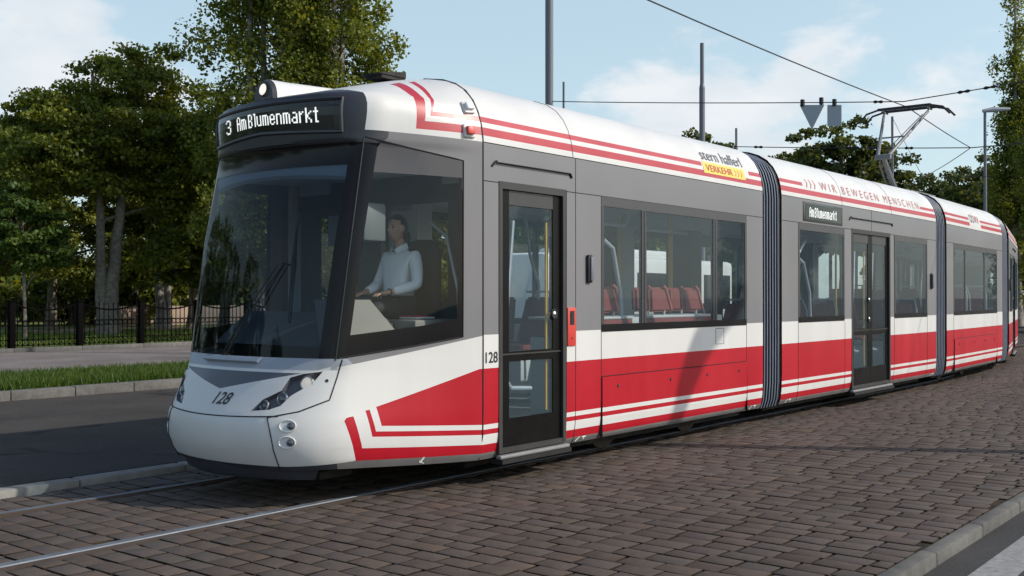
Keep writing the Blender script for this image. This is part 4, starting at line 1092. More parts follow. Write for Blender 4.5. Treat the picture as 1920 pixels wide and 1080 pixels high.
# rails, straight under the front and then bending away
def track_xy(s, off):
    x0 = 12.2; Rr = 24.0
    if s <= x0: return Vector((s, YC+off, 0)), 0
    a = (s-x0)/Rr; a = min(a, 1.35); ex = s-x0-a*Rr
    c = Vector((x0, YC+Rr, 0)); p = c+Vector((sin(a)*(Rr-off), -cos(a)*(Rr-off), 0)); p += Vector((cos(a), sin(a), 0))*ex
    return p, a
for off in (-.725, .725):
    rb = MB(); S_ = list(np.arange(-30, 12.2, 6))+list(np.arange(12.2, 62, 1.2))
    prof = [(-.07, -.05, RUST), (-.07, .002, RUST), (-.040, .006, RUST), (-.036, .013, RAILSTEEL), (.030, .013, RAILSTEEL), (.033, -.03, RUST), (.058, -.03, RUST), (.060, .003, RUST), (.07, .003, RUST), (.07, -.05, RUST)]
    sgn = 1 if off < 0 else -1
    pts = []
    for s in S_:
        p, a = track_xy(s, off); nrm = Vector((-sin(a), cos(a), 0))
        pts.append([p+nrm*(u*sgn)+Vector((0, 0, w)) for u, w, _ in prof])
    for i in range(len(pts)-1):
        for k in range(len(prof)-1):
            rb.quad(pts[i][k], pts[i+1][k], pts[i+1][k+1], pts[i][k+1], RAILSTEEL if k in (2, 3) else RUST)
    o = rb.build('tram_rail', None, 30); tag(o, 'grooved steel rail along the kerb side of the tram' if off > 0 else 'grooved steel rail nearest the camera, out on the open setts', 'rail', 'rails of the tram track')
# grass: blades on the verge and tufts behind the fence
def grass(name, n, x0, x1, y0, y1, z, h, w, cols, dens=None):
    rnd = np.random.RandomState(len(name)); 
    x = rnd.uniform(x0, x1, n); y = rnd.uniform(y0, y1, n)
    if dens:
        k = np.sin(x*1.3+np.sin(y*.9)*2)+np.sin(y*1.7+x*.4)+rnd.uniform(-1, 1, n) > dens; x, y = x[k], y[k]; n = len(x)
    a = rnd.uniform(0, 2*pi, n); hh = h*rnd.uniform(.5, 1.2, n); ln = rnd.uniform(.1, .7, n)*hh; la = rnd.uniform(0, 2*pi, n)
    ca, sa = np.cos(a)*w/2, np.sin(a)*w/2; dx, dy = np.cos(la)*ln, np.sin(la)*ln
    V = np.empty((n, 5, 3))
    V[:, 0] = np.stack([x-ca, y-sa, np.full(n, z)], 1); V[:, 1] = np.stack([x+ca, y+sa, np.full(n, z)], 1)
    V[:, 2] = np.stack([x+ca*.7+dx*.4, y+sa*.7+dy*.4, z+hh*.6], 1); V[:, 3] = np.stack([x-ca*.7+dx*.4, y-sa*.7+dy*.4, z+hh*.6], 1)
    V[:, 4] = np.stack([x+dx, y+dy, z+hh], 1)
    i = np.arange(n)*5
    F = [tuple(q) for q in np.stack([i, i+1, i+2, i+3], 1).tolist()]+[tuple(q) for q in np.stack([i+3, i+2, i+4], 1).tolist()]
    me = bpy.data.meshes.new(name); me.from_pydata(V.reshape(-1, 3).tolist(), [], F); me.materials.append(leaf_mat('blade '+name, cols))
    t = rnd.uniform(0, 1, n).tolist(); at = me.attributes.new('tone', 'FLOAT', 'FACE'); at.data.foreach_set('value', t+t)
    o = link(me, name); tag(o, kind='stuff'); return o
def leaf_mat(name, cols, trans=.35, rough=.5):
    m = bpy.data.materials.new(name); m.use_nodes = True; t = m.node_tree; t.nodes.clear(); L = t.links.new
    at = N(t, 'ShaderNodeAttribute', attribute_name='tone'); cr = N(t, 'ShaderNodeValToRGB')
    e = cr.color_ramp.elements; e[0].position = 0; e[0].color = (*cols[0], 1); e[1].position = 1; e[1].color = (*cols[-1], 1)
    for i, c in enumerate(cols[1:-1]): q = e.new((i+1)/(len(cols)-1)); q.color = (*c, 1)
    L(at.outputs['Fac'], cr.inputs[0])
    p = N(t, 'ShaderNodeBsdfPrincipled'); p.inputs['Roughness'].default_value = rough; p.inputs['Specular IOR Level'].default_value = .3; L(cr.outputs[0], p.inputs['Base Color'])
    tl = N(t, 'ShaderNodeBsdfTranslucent'); vm = N(t, 'ShaderNodeVectorMath', operation='MULTIPLY'); vm.inputs[1].default_value = (1.9, 1.6, .5); L(cr.outputs[0], vm.inputs[0]); L(vm.outputs[0], tl.inputs[0])
    mx = N(t, 'ShaderNodeMixShader'); mx.inputs[0].default_value = trans; L(p.outputs[0], mx.inputs[1]); L(tl.outputs[0], mx.inputs[2])
    o = N(t, 'ShaderNodeOutputMaterial'); L(mx.outputs[0], o.inputs[0]); return m
GR = [(.025, .06, .008), (.05, .105, .015), (.085, .14, .025), (.12, .15, .04)]
grass('verge_grass', 42000, -3, 14, 10.1, 12.9, .125, .17, .017, GR)
grass('verge_grass', 9000, 14, 40, 10.1, 12.9, .125, .2, .03, GR)
grass('lawn_grass', 30000, 2, 30, 21.0, 33, .14, .22, .03, [(.05, .10, .015), (.09, .16, .025), (.13, .20, .035), (.17, .21, .05)], .2)

# ================================================================ TREES
BARKM = ground_mat('bark', (.12, .108, .092), (.29, .265, .225), 9, .95, .9, 30, spec=.1)
BARKP = ground_mat('pale bark', (.17, .16, .15), (.38, .36, .34), 6, .95, .9, 30, spec=.1)
MAPLE = leaf_mat('maple leaves', [(.038, .07, .012), (.088, .12, .018), (.15, .18, .028), (.29, .29, .05)])
MAPLE2 = leaf_mat('young maple leaves', [(.035, .075, .016), (.06, .11, .026), (.095, .15, .035), (.15, .19, .04)])
POPLAR = leaf_mat('poplar leaves', [(.055, .092, .016), (.11, .145, .024), (.175, .205, .036), (.27, .28, .06)])
FARL = leaf_mat('far leaves', [(.035, .058, .022), (.06, .085, .028), (.095, .12, .035), (.15, .165, .05)])
def crown_mesh(name, clumps, per, spread, leaf, m, seed, flat=.6, aspect=.75):
    """clumps: (x,y,z,r). Leaves are folded four-point blades scattered in each clump, drooping outwards."""
    rnd = np.random.RandomState(seed); C = np.array(clumps); n = len(C)*per
    ci = np.repeat(np.arange(len(C)), per)
    d = rnd.normal(0, 1, (n, 3)); d /= np.linalg.norm(d, axis=1)[:, None]; rad = rnd.uniform(0, 1, n)**.55
    off = d*rad[:, None]*C[ci, 3][:, None]; off[:, 2] *= flat
    P = C[ci, :3]+off
    nm = rnd.normal(0, .75, (n, 3)); nm[:, 2] += .5; nm += d*.35; nm /= np.linalg.norm(nm, axis=1)[:, None]
    a = np.cross(nm, rnd.normal(0, 1, (n, 3))); a /= np.linalg.norm(a, axis=1)[:, None]; b = np.cross(nm, a)
    s = leaf*rnd.uniform(.6, 1.25, n)[:, None]
    V = np.empty((n, 6, 3)); tip = a*s; w = b*s*aspect*.5
    V[:, 0] = P-tip*.5; V[:, 1] = P-tip*.12+w-nm*s*.05; V[:, 2] = P+tip*.22+w*.75-nm*s*.1; V[:, 3] = P+tip*.55-nm*s*.12; V[:, 4] = P+tip*.22-w*.75-nm*s*.1; V[:, 5] = P-tip*.12-w-nm*s*.05
    i = np.arange(n)*6; F = np.stack([i, i+1, i+2, i+3, i+4, i+5], 1)
    me = bpy.data.meshes.new(name); me.vertices.add(n*6); me.vertices.foreach_set('co', V.ravel()); me.loops.add(n*6); me.loops.foreach_set('vertex_index', F.ravel())
    me.polygons.add(n); me.polygons.foreach_set('loop_start', np.arange(n)*6); me.polygons.foreach_set('loop_total', np.full(n, 6)); me.update(calc_edges=True)
    ct = rnd.uniform(0, 1, len(C))[ci]; tone = np.clip(.45*ct+.55*rnd.uniform(0, 1, n), 0, 1)
    at = me.attributes.new('tone', 'FLOAT', 'FACE'); at.data.foreach_set('value', tone); me.materials.append(m); return me
def make_tree(kind, label, loc, stems, lobes, nclump, per, leaf, m, bark, seed, clump_r=(.5, 1.0), group='trees in the park', flat=.6, limbs=26, shell=.45):
    """stems: list of (list of points, r0, r1); lobes: (cx,cy,cz,rx,ry,rz) local"""
    rnd = random.Random(seed); root = empty(kind, loc); tag(root, label, 'tree', group)
    vol = [l[3]*l[4]*l[5] for l in lobes]; cl = []
    while len(cl) < nclump:
        l = rnd.choices(lobes, vol)[0]; v = Vector((rnd.gauss(0, 1), rnd.gauss(0, 1), rnd.gauss(0, 1))).normalized()*rnd.uniform(shell, 1.03)
        cl.append((l[0]+v.x*l[3], l[1]+v.y*l[4], l[2]+v.z*l[5], rnd.uniform(*clump_r)))
    tb = MB()
    allp = []
    for pts, r0, r1 in stems:
        k = len(pts); fine = []
        for i in range(k-1):
            for j in range(4): fine.append(Vector(pts[i]).lerp(Vector(pts[i+1]), j/4)+Vector((rnd.uniform(-1, 1), rnd.uniform(-1, 1), 0))*r0*.10)
        fine.append(Vector(pts[-1])); n = len(fine)
        rr = [r0+(r1-r0)*(i/(n-1))**.8 for i in range(n)]; rr[0] *= 1.25
        tb.tube(fine, rr, bark, 10); allp += [(p, r) for p, r in zip(fine[n//3:], rr[n//3:])]
    for c in rnd.sample(cl, min(limbs, len(cl))):
        e = Vector(c[:3]); cand = [(p, r) for p, r in allp if p.z < e.z+.3] or allp
        p, r = min(cand, key=lambda q: (q[0]-e).length+rnd.uniform(0, 1.2)); mid = p.lerp(e, .5)+Vector((rnd.uniform(-.2, .2), rnd.uniform(-.2, .2), .25))
        tb.tube([p, p.lerp(mid, .6), mid, e], [r*.55, r*.4, r*.28, .012], bark, 6)
    tb.build('trunk', root, 60)
    link(crown_mesh('crown', cl, per, 1, leaf, m, seed, flat), 'crown', root)
    return root
def P0(px, py, d): q = at_d(px, py, d); return (q.x, q.y, .14)
def treeL(px, d): return P0(px, 600, d)
SPEC = []
# the big two-stemmed maple right behind the fence
make_tree('maple_tree', 'big dark maple with twin pale stems just behind the black fence', P0(205, 630, 36.5),
    [([(0, 0, 0), (.1, 0, 1.6), (.35, .1, 3.6), (.7, .1, 6.0), (.9, 0, 8.5)], .34, .06), ([(-.15, .05, 0), (-.2, .2, 1.8), (-.15, .3, 4.0), (-.3, .2, 6.2), (-.6, .1, 9)], .26, .05)],
    [(0.2, 0, 7.0, 3.6, 2.8, 2.3), (-2.0, 0, 6.4, 2.0, 2.2, 1.6), (2.0, -.4, 6.4, 2.2, 2.4, 2.0), (1.2, 0, 9.0, 2.0, 1.6, 1.4)], 430, 150, .135, MAPLE, BARKM, 11, (.35, .75), flat=.45)
make_tree('maple_tree', 'slim two-stemmed pale maple between the big dark maple and the tram nose', P0(305, 610, 46),
    [([(0, 0, 0), (-.2, 0, 2.0), (-.35, 0, 4.2), (-.4, 0, 6)], .26, .05), ([(.12, 0, 0), (.3, 0, 2.2), (.75, 0, 4.2), (1.2, 0, 6.2)], .22, .05)],
    [(0.3, 0, 6.8, 3.2, 3.0, 2.6), (.7, -.5, 5.0, 3.0, 2.6, 1.2)], 300, 150, .15, MAPLE, BARKP, 12, (.4, .8), flat=.45)
make_tree('young_tree', 'young light green tree with a thin straight trunk at the left behind the fence', P0(47, 614, 34),
    [([(0, 0, 0), (-.03, 0, 1.6), (-.08, 0, 3.2), (-.1, 0, 4.6)], .085, .02)],
    [(-.1, 0, 3.7, 1.4, 1.4, 1.3), (.2, -.2, 2.9, 1.5, 1.3, .6), (-.6, 0, 4.4, .9, .9, .8)], 95, 150, .13, MAPLE2, BARKM, 13, (.25, .5), flat=.4)
def maple(px, d, h, label, seed, rx=3.2, nc=200, m=MAPLE, kind='maple_tree', per=95, leaf=.20, trunk=.24, low=.36):
    if px < 400: per, leaf = 125, .16
    return make_tree(kind, label, P0(px, 600, d), [([(0, 0, 0), (.1, 0, h*.25), (-.1, .1, h*.5), (.1, 0, h*.85)], trunk, .05)],
        [(0, 0, h*.66, rx, rx, h*.33), (-rx*.45, .2, h*low, rx*.75, rx*.7, h*.18), (rx*.45, -.2, h*low, rx*.75, rx*.7, h*.18)], nc, per, leaf, m, BARKM, seed, (.5, .95), flat=.5)
maple(-40, 40, 8.8, 'dark maple cut by the left edge of the photo', 21, 3.0)
maple(95, 44, 9.4, 'dark maple with a shaded trunk between the young tree and the twin-stemmed maple', 22, 2.9)
maple(20, 56, 9.0, 'yellow-green maple far back at the left edge', 23, 3.4, 180, MAPLE2)
maple(250, 60, 10.5, 'tall maple far back, seen in the gap between the two pale maples', 24, 3.6)
maple(360, 48, 9.6, 'maple standing just left of the tram windscreen', 25, 3.0)
maple(420, 40, 7.5, 'bushy maple seen through the windscreen of the tram', 26, 2.8)
maple(560, 42, 7.6, 'maple seen through the side window of the driving cab', 27, 3.0)
maple(700, 44, 7.4, 'maple seen behind the driver', 28, 2.8)
maple(830, 40, 6.6, 'maple seen through the cab partition', 29, 2.6)
maple(1000, 42, 6.6, 'maple seen through the front door glass', 30, 3.0, 200, MAPLE2)
maple(1190, 44, 7.0, 'maple seen through the left pane of the first long passenger window', 31, 2.8, 200, MAPLE2)
maple(1310, 46, 7.2, 'maple seen through the middle pane of the first long passenger window', 32, 3.0, 200, MAPLE2)
# more of the park to the left of the photo, mirrored in the windscreen
src = maple(-420, 42, 9.2, 'park maple out of frame to the left', 33, 3.2, 160)
src['group'] = 'park maples out of frame'
for (tx, ty, rz) in ((-8, 27, .7), (-15, 31, 1.9), (-22, 26, 3.0), (-3.5, 30, 4.1), (-31, 30, 5.2), (-12, 40, 2.4), (-40, 27, .2), (-26, 38, 1.2)):
    c = copy_tree(src); c.location = (tx, ty, .14); c.rotation_euler = (0, 0, rz)
# poplars
def poplar(px, d, h, label, seed, rx, nc, stems, group='tall poplars', slim=False):
    st = []
    for k, (ox, oy) in enumerate(stems): st.append(([(ox*.4, oy*.4, 0), (ox*.7, oy*.7, h*.25), (ox, oy, h*.55), (ox*1.1, oy*1.1, h*.95)], .26, .04))
    return make_tree('poplar_tree', label, P0(px, 600, d), st, ([(0, 0, h*.38, rx, rx, h*.32), (0, 0, h*.62, rx*.72, rx*.72, h*.26), (0, 0, h*.82, rx*.36, rx*.36, h*.19)] if slim else [(0, 0, h*.58, rx, rx, h*.42), (0, 0, h*.3, rx*.95, rx*.95, h*.22)]), nc, 210, .13, POPLAR, BARKP, seed, (.4, .75), group, flat=1.15, limbs=40, shell=.35)
poplar(500, 35, 16.5, 'broad tall poplar with several grey stems above the tram forehead', 41, 2.45, 300, [(-.7, 0), (.1, .3), (.5, -.2)])
poplar(635, 35, 16.0, 'narrower yellow-green poplar right of the broad one, above the tram roof', 42, 1.95, 230, [(-.2, 0), (.3, .2)])
poplar(735, 38, 8.6, 'low poplar sapling whose twig shows above the tram roof', 43, .55, 26, [(0, 0)])
poplar(1908, 50, 16.4, 'tall poplar at the right edge behind the street lamp', 44, 1.35, 150, [(-.2, 0), (.2, .1)], slim=True)
poplar(1975, 46, 14.5, 'poplar cut by the right edge of the photo', 45, 1.5, 120, [(-.2, 0), (.3, .1)], slim=True)
src = poplar(2150, 52, 15.5, 'poplar out of frame to the right, beyond the junction', 46, 1.6, 130, [(-.2, 0), (.3, .1)], 'poplars out of frame', slim=True)
for (tx, ty, rz) in ((48, -4, .7), (53, -9, 1.9), (60, 2, 3.0), (66, -14, 4.1), (58, -22, 5.2), (72, -3, 2.4), (64, -30, .3), (50, -38, 1.4)):
    c = copy_tree(src); c.location = (tx, ty, -.13); c.rotation_euler = (0, 0, rz)
# trees far behind the tram roof
far = 'trees far behind the tram'
def fart(px, d, ytop, rx, label, seed, nc=70, leaf=.25):
    h = CAMP.z+(556-ytop)*d/FPX
    t = maple(px, d, h, label, seed, rx, nc*2, FARL, 'park_tree', 110, leaf, .3, .5); t['group'] = far
fart(1312, 66, 222, 2.3, 'round tree behind the stepped mast, above the roof lettering', 51, 60)
fart(1500, 62, 250, 1.9, 'left half of the tree clump under the hanging signs', 52, 60)
fart(1580, 60, 222, 2.9, 'larger tree behind the hanging signs and left of the pantograph', 53, 100)
fart(1655, 64, 262, 2.0, 'tree directly behind the lower arm of the pantograph', 54, 60)
fart(1725, 82, 322, 2.4, 'low distant tree just right of the pantograph base', 55)
fart(1790, 80, 318, 2.6, 'low distant tree left of the street lamp', 56)
fart(1835, 72, 292, 2.4, 'distant tree behind the street lamp pole', 57)
fart(1880, 64, 340, 3.0, 'bushy tree at the right edge behind the rear of the tram', 58, 110)
fart(1950, 58, 420, 2.6, 'low bush-like tree at the far right edge above the grass', 59, 80)
fart(1400, 90, 330, 3.0, 'distant tree hidden low behind the roof edge', 60, 50)
# hedge masses in the park
def hedge(px0, px1, d, h, label, seed):
    a, b = Vector(P0(px0, 600, d)), Vector(P0(px1, 600, d)); rnd = random.Random(seed); L = (b-a).length; cl = []
    for i in range(int(L*h*2.2)): 
        p = a.lerp(b, rnd.random()); cl.append((p.x-a.x+rnd.uniform(-.8, .8), p.y-a.y+rnd.uniform(-.8, .8), rnd.uniform(.2, h)*rnd.uniform(.7, 1.1), rnd.uniform(.5, .9)))
    root = empty('hedge', a); tag(root, label, 'hedge')
    link(crown_mesh('foliage', cl, 150, 1, .33, MAPLE, seed, .8), 'foliage', root)
    st = MB()
    for c in cl[::4]: st.tube([(c[0], c[1], 0), (c[0]+.1, c[1], c[2])], [.03, .01], BARKM, 5)
    st.build('stem', root)
hedge(-160, 345, 62, 3.6, 'dark hedge across the back of the park on the left', 71)
hedge(-180, 350, 52, 2.9, 'dark undergrowth behind the trees at the left of the tram', 74)
hedge(350, 1380, 58, 3.2, 'long hedge across the park seen through the tram windows', 72)
hedge(1600, 2000, 60, 2.6, 'hedge beyond the rear of the tram at the right', 73)

# ================================================================ FENCE
IRON = mat('black iron', (.004, .0035, .0035), .8, 0, .2, 10, spec=.04)
WALLM = KERB
FY, BAY = 20.72, 1.80
fx0 = at_y(149, 655, FY).x
fence = empty('park_fence', (fx0, FY, 0)); tag(fence, 'black wrought iron fence with rings and drooping top rail along the park', 'fence')
pm = MB(); pm.box(-.075, .075, -.075, .075, .2, 1.42, IRON, .008); pm.box(-.095, .095, -.095, .095, 1.42, 1.45, IRON, .006); pm = pm.build('post', None, 30, True)
bmx = MB()
nb = 12
for k in range(nb):
    x = .075+(BAY-.15)*(k+.5)/nb; u = (x/BAY-.5)*2; top = 1.20+.17*u*u
    bmx.box(x-.009, x+.009, -.009, .009, .27, top+.12, IRON); bmx.tube([(x, 0, top+.10), (x, 0, top+.15), (x, 0, top+.20)], [.010, .018, .001], IRON, 5)
rw = (BAY-.15)/nb
for k in range(nb-1):
    x = .075+rw*(k+1)
    for z, rr in ((.86, rw*.43), ):
        bmx.tube([(x+rr*cos(a), 0, z+rr*sin(a)) for a in np.linspace(0, 2*pi, 13)[:-1]], .009, IRON, 4, closed=True)
for k in range(nb):
    x = .075+rw*(k+.5); rr = rw*.42
    bmx.tube([(x+rr*cos(a), 0, .385+rr*sin(a)) for a in np.linspace(0, 2*pi, 13)[:-1]], .009, IRON, 4, closed=True)
for z in (.31, .46, .93, .79): bmx.box(.075, BAY-.075, -.011, .011, z-.011, z+.011, IRON) if z != .79 else bmx.box(.075, BAY-.075, -.008, .008, z-.006, z+.006, IRON)
bmx.tube([(x, 0, 1.20+.17*((x/BAY-.5)*2)**2) for x in np.linspace(.075, BAY-.075, 15)], .022, IRON, 6)
panel_me = bmx.build('panel', None, 30, True)
wm = MB()
for k in range(-9, 34):
    for me, nm in ((pm, 'post'), (panel_me, 'panel')):
        o = link(me, nm, fence); o.location = (k*BAY, 0, 0)
    wm.box(k*BAY+.004, (k+1)*BAY-.004, -.14, .14, .1, .255, WALLM, .012)
wm.build('plinth', fence)

# ================================================================ MASTS, WIRES, SIGNS
MAST = mat('mast grey', (.16, .17, .20), .55, 0, .1, 4); WIRE = mat('wire', (.018, .018, .02), .5, .5)
def mast(px, d, ztop, r0, r1, label, step=None):
    q = at_d(px, 560, d); root = empty('catenary_mast', (q.x, q.y, 0)); tag(root, label, 'mast', 'overhead line masts')
    zs = step or ztop*.55
    mb = MB(); mb.tube([(0, 0, 0), (0, 0, zs)], r0, MAST, 14); mb.tube([(0, 0, zs), (0, 0, zs+.12)], [r0, r1], MAST, 14); mb.tube([(0, 0, zs+.12), (0, 0, ztop)], r1, MAST, 14); mb.build('pole', root)
    mb = MB(); mb.tube([(0, 0, 0), (0, 0, .35)], [r0*1.7, r0*1.4], MAST, 14); mb.build('pole_base', root); return root
m1 = mast(1030, 25, 10.5, .095, .085, 'thick dark mast nearest the tram, running out of the top of the photo', 9.0)
mast(1057, 42, CAMP.z+403*42/FPX, .05, .045, 'short thin mast top just right of the thick dark mast')
m3 = mast(1317, 31, CAMP.z+476*31/FPX, .085, .06, 'stepped grey mast above the roof lettering', CAMP.z+392*31/FPX)
mast(1381, 44, CAMP.z+316*44/FPX, .05, .05, 'short thin mast top right of the stepped mast')
mast(1674, 44, CAMP.z+338*44/FPX, .06, .05, 'grey mast directly behind the pantograph')
lq = at_d(1848, 560, 38); lz = CAMP.z+351*38/FPX
root = empty('street_lamp', (lq.x, lq.y, 0)); tag(root, 'tall grey street lamp with a flat head reaching right, near the right edge', 'street lamp')
mb = MB(); mb.tube([(0, 0, 0), (0, 0, lz-.05)], [.07, .05], MAST, 12); mb.build('pole', root)
mb = MB(); hd = Vector((rgt.x, rgt.y, 0)); mb.tube([Vector((0, 0, lz-.05))-hd*.08, Vector((0, 0, lz))+hd*.3, Vector((0, 0, lz+.02))+hd*.9], [.06, .10, .05], mat('lamp head', (.35, .37, .4), .4), 8); mb.build('lamp_head', root)
def wire(name, pts, r, label, group='overhead wires', beads=()):
    root_m = MB(); fine = []
    for a, b in zip(pts[:-1], pts[1:]):
        a, b = Vector(a), Vector(b); L = (b-a).length
        for i in range(8): t = i/8; fine.append(a.lerp(b, t)-Vector((0, 0, 4*t*(1-t)*L*.004)))
    fine.append(Vector(pts[-1])); root_m.tube(fine, r, WIRE, 6)
    for t, l in beads:
        k = t*(len(fine)-1); i = min(int(k), len(fine)-2); p = fine[i].lerp(fine[i+1], k-i); dv = (fine[i+1]-fine[i]).normalized()*l
        root_m.tube([p-dv, p-dv*.6, p, p+dv*.6, p+dv], [r, r*3.4, r*1.6, r*3.4, r], WIRE, 8)
    o = root_m.build(name); tag(o, label, 'wire', group); return o
ZC = 5.205
Apt = at_d(1820, 277, 26.0)
wire('contact_wire', [(-9, YC, ZC), (3, YC, ZC), (14.2, YC, ZC), Apt, at_d(1752, 321, 31), at_d(1560, 420, 45)], .011, 'contact wire running over the tram roof to the pantograph')
C1 = Vector((14.0, YC, ZC+.08)); mtop = at_d(1030, 100, 25); mq = at_d(1030, 560, 25)
spanL = Vector((mq.x, mq.y, 6.15)); spanR = C1+(C1-Vector((spanL.x, spanL.y, C1.z))).normalized()*9+Vector((0, 0, .7))
wire('span_wire', [spanL, C1, spanR], .010, 'span wire crossing above the pantograph and carrying two small signs', beads=((.56, .12), (.585, .12), (.47, .1)))
m3q = at_d(1317, 560, 31); S0 = Vector((m3q.x, m3q.y, 5.95)); S2 = at_d(1960, 264, 25)
wire('span_wire', [S0, Apt, S2], .012, 'lower span wire from the stepped mast across behind the pantograph', beads=((.30, .2), (.34, .15), (.12, .15), (.40, .12)))
wire('span_wire', [at_d(1674, 222, 44), at_d(1730, 332, 40), at_d(1860, 330, 36)], .009, 'thin low wire behind the pantograph base')
# signs hung from the span wire
SIGN = mat('sign back grey', (.34, .38, .42), .5, 0, .08, 6)
def span_at(px):
    best = None
    for i in range(400):
        p = spanL.lerp(C1, i/399); v = p-CAMP; x = 960+FPX*v.dot(rgt)/v.dot(fwd)
        if best is None or abs(x-px) < best[0]: best = (abs(x-px), p)
    return best[1]
wd = (C1-spanL).normalized(); wd.z = 0; wd.normalize(); nv = Vector((-wd.y, wd.x, 0))*.008
for (pa, pb, label, tri) in ((1500, 1545, 'grey triangular sign hanging point down from the span wire', True), (1551, 1578, 'grey rectangular sign hanging from the span wire beside the triangle', False)):
    a, b = span_at(pa), span_at(pb); a.z -= .07; b.z -= .07; hgt = .50 if tri else .42
    root = empty('hanging_sign', a); tag(root, label, 'sign', 'signs hung on the span wire')
    w = b-a; poly = [Vector((0, 0, 0)), w, w*.5-Vector((0, 0, hgt))] if tri else [Vector((0, 0, 0)), w, w-Vector((0, 0, hgt)), Vector((0, 0, -hgt))]
    mb = MB(); mb.prism([p-nv for p in poly], nv*2, SIGN); mb.build('sign_plate', root, 0)
    mb = MB()
    for t in ((.12, .88) if tri else (.5,)): q = w*t; mb.box(q.x-.04, q.x+.04, q.y-.03, q.y+.03, -.04, .10, WIRE)
    mb.build('clamp', root, 0)
# out of frame: the leaning lamp mast whose shadow falls across the first section and the setts
sd = Vector((.516, -.856, 0)).normalized()
bx = Vector((3.05, .0, 0))+sd*11.0
root = empty('leaning_mast', bx); tag(root, 'leaning grey mast out of frame on the near side, casting the shadow on the tram', 'mast')
mb = MB(); t0 = math.tan(SUN_EL)*11.0
def shpt(X, Z, along):   # point on the sun ray through (X,0,Z) on the tram side, moved back towards the sun
    return Vector((X, 0, Z))+(-sdir)*(along/cos(SUN_EL))
pts = [Vector((3.05, 0, 0))+sd*11.0, shpt(3.12, .25, 11.0), shpt(3.30, .62, 11.0), shpt(3.62, 1.0, 11.05), shpt(4.02, 1.26, 11.15), shpt(4.6, 1.55, 11.3)]
pts = [p-bx for p in pts]
mb.tube(pts, [.10, .13, .17, .20, .20, .14], MAST, 12); mb.build('pole', root)

# ================================================================ MINIBUS parked across the road
bus = empty('minibus', (9.3, 6.3, 0)); tag(bus, 'white and red minibus parked on the far road, seen through the tram windows', 'minibus')
bb = MB(); bb.box(0, 7.6, 0, 2.0, .45, 2.38, WHITE, .12); bo = bb.build('body', bus, 40)
bb = MB(); bb.box(.05, 7.55, -.01, .02, .5, 1.02, RED, .01); bb.build('side_band', bus)
bb = MB()
for x in (.3, 1.75, 3.2, 4.65, 6.1): bb.box(x, x+1.3, -.012, .03, 1.25, 2.05, FRAME, .01)
bb.build('side_window', bus)
for x in (1.3, 6.2):
    for y in (.12, 1.88):
        bb = MB(); bb.tube([(x, y-.1, .38), (x, y+.1, .38)], .36, RUBBER, 24); w = bb.build('wheel', bus); b2 = MB(); b2.tube([(x, y-.115, .38), (x, y+.115, .38)], .2, STEEL, 16); b2.build('rim', w)
bb = MB(); bb.box(2.0, 5.0, .3, 1.7, 2.37, 2.56, WHITE, .06); bb.build('roof_unit', bus)
# park wall far behind the fence
pw = MB(); 
for i in range(24): pw.box(i*2.0+.01, i*2.0+1.99, -.1, .1, 0, .95, mat('pale park wall', (.36, .27, .22), .9, 0, .1, 3), .02)
q = P0(225, 600, 50); o = pw.build('park_wall'); o.location = (q[0], q[1], .14); tag(o, 'low pale wall across the park behind the twin-stemmed maple', 'wall')
# ================================================================ DRIVER
SKIN = mat('skin', (.48, .27, .19), .55, 0, .05, 20); HAIR = mat('dark hair', (.010, .008, .008), .4, 0, .2, 30)
SHIRT = mat('white shirt', (.80, .81, .82), .8, 0, .04, 8); TROUS = mat('black trousers', (.014, .014, .016), .8); SEATB = mat('driver seat black', (.014, .016, .018), .7)
DX, DY, HZ = -.22, .74, 1.455      # hip point; faces -X
def skin_mesh(chains, root=0, sub=2):
    vs = []; es = []; rs = []; key = {}
    for ch in chains:
        prev = None
        for (p, r) in ch:
            k = tuple(round(c, 4) for c in p)
            if k not in key: key[k] = len(vs); vs.append(k); rs.append(r)
            if prev is not None and prev != key[k]: es.append((prev, key[k]))
            prev = key[k]
    me = bpy.data.meshes.new('s'); me.from_pydata(vs, es, []); o = bpy.data.objects.new('s', me); COL.objects.link(o)
    md = o.modifiers.new('skin', 'SKIN'); md.use_smooth_shade = True
    for i, v in enumerate(me.skin_vertices[0].data):
        r = rs[i]; v.radius = r if isinstance(r, tuple) else (r, r); v.use_root = (i == root)
    sb = o.modifiers.new('sub', 'SUBSURF'); sb.levels = sb.render_levels = sub
    dg = bpy.context.evaluated_depsgraph_get(); out = bpy.data.meshes.new_from_object(o.evaluated_get(dg)); bpy.data.objects.remove(o); bpy.data.meshes.remove(me); return out
def P(x, y, z): return (DX-x, DY+y, HZ+z)     # x forward, y towards far side, z up from hip
hip, waist, chest, neck0, neck1 = P(0, 0, 0), P(.0, 0, .17), P(-.02, 0, .37), P(-.04, 0, .50), P(-.02, 0, .585)
def arm(s):
    sh = P(-.04, .165*s, .455); el = P(.02, .25*s, .20); wr = P(.27, .15*s, .135)
    return sh, el, wr
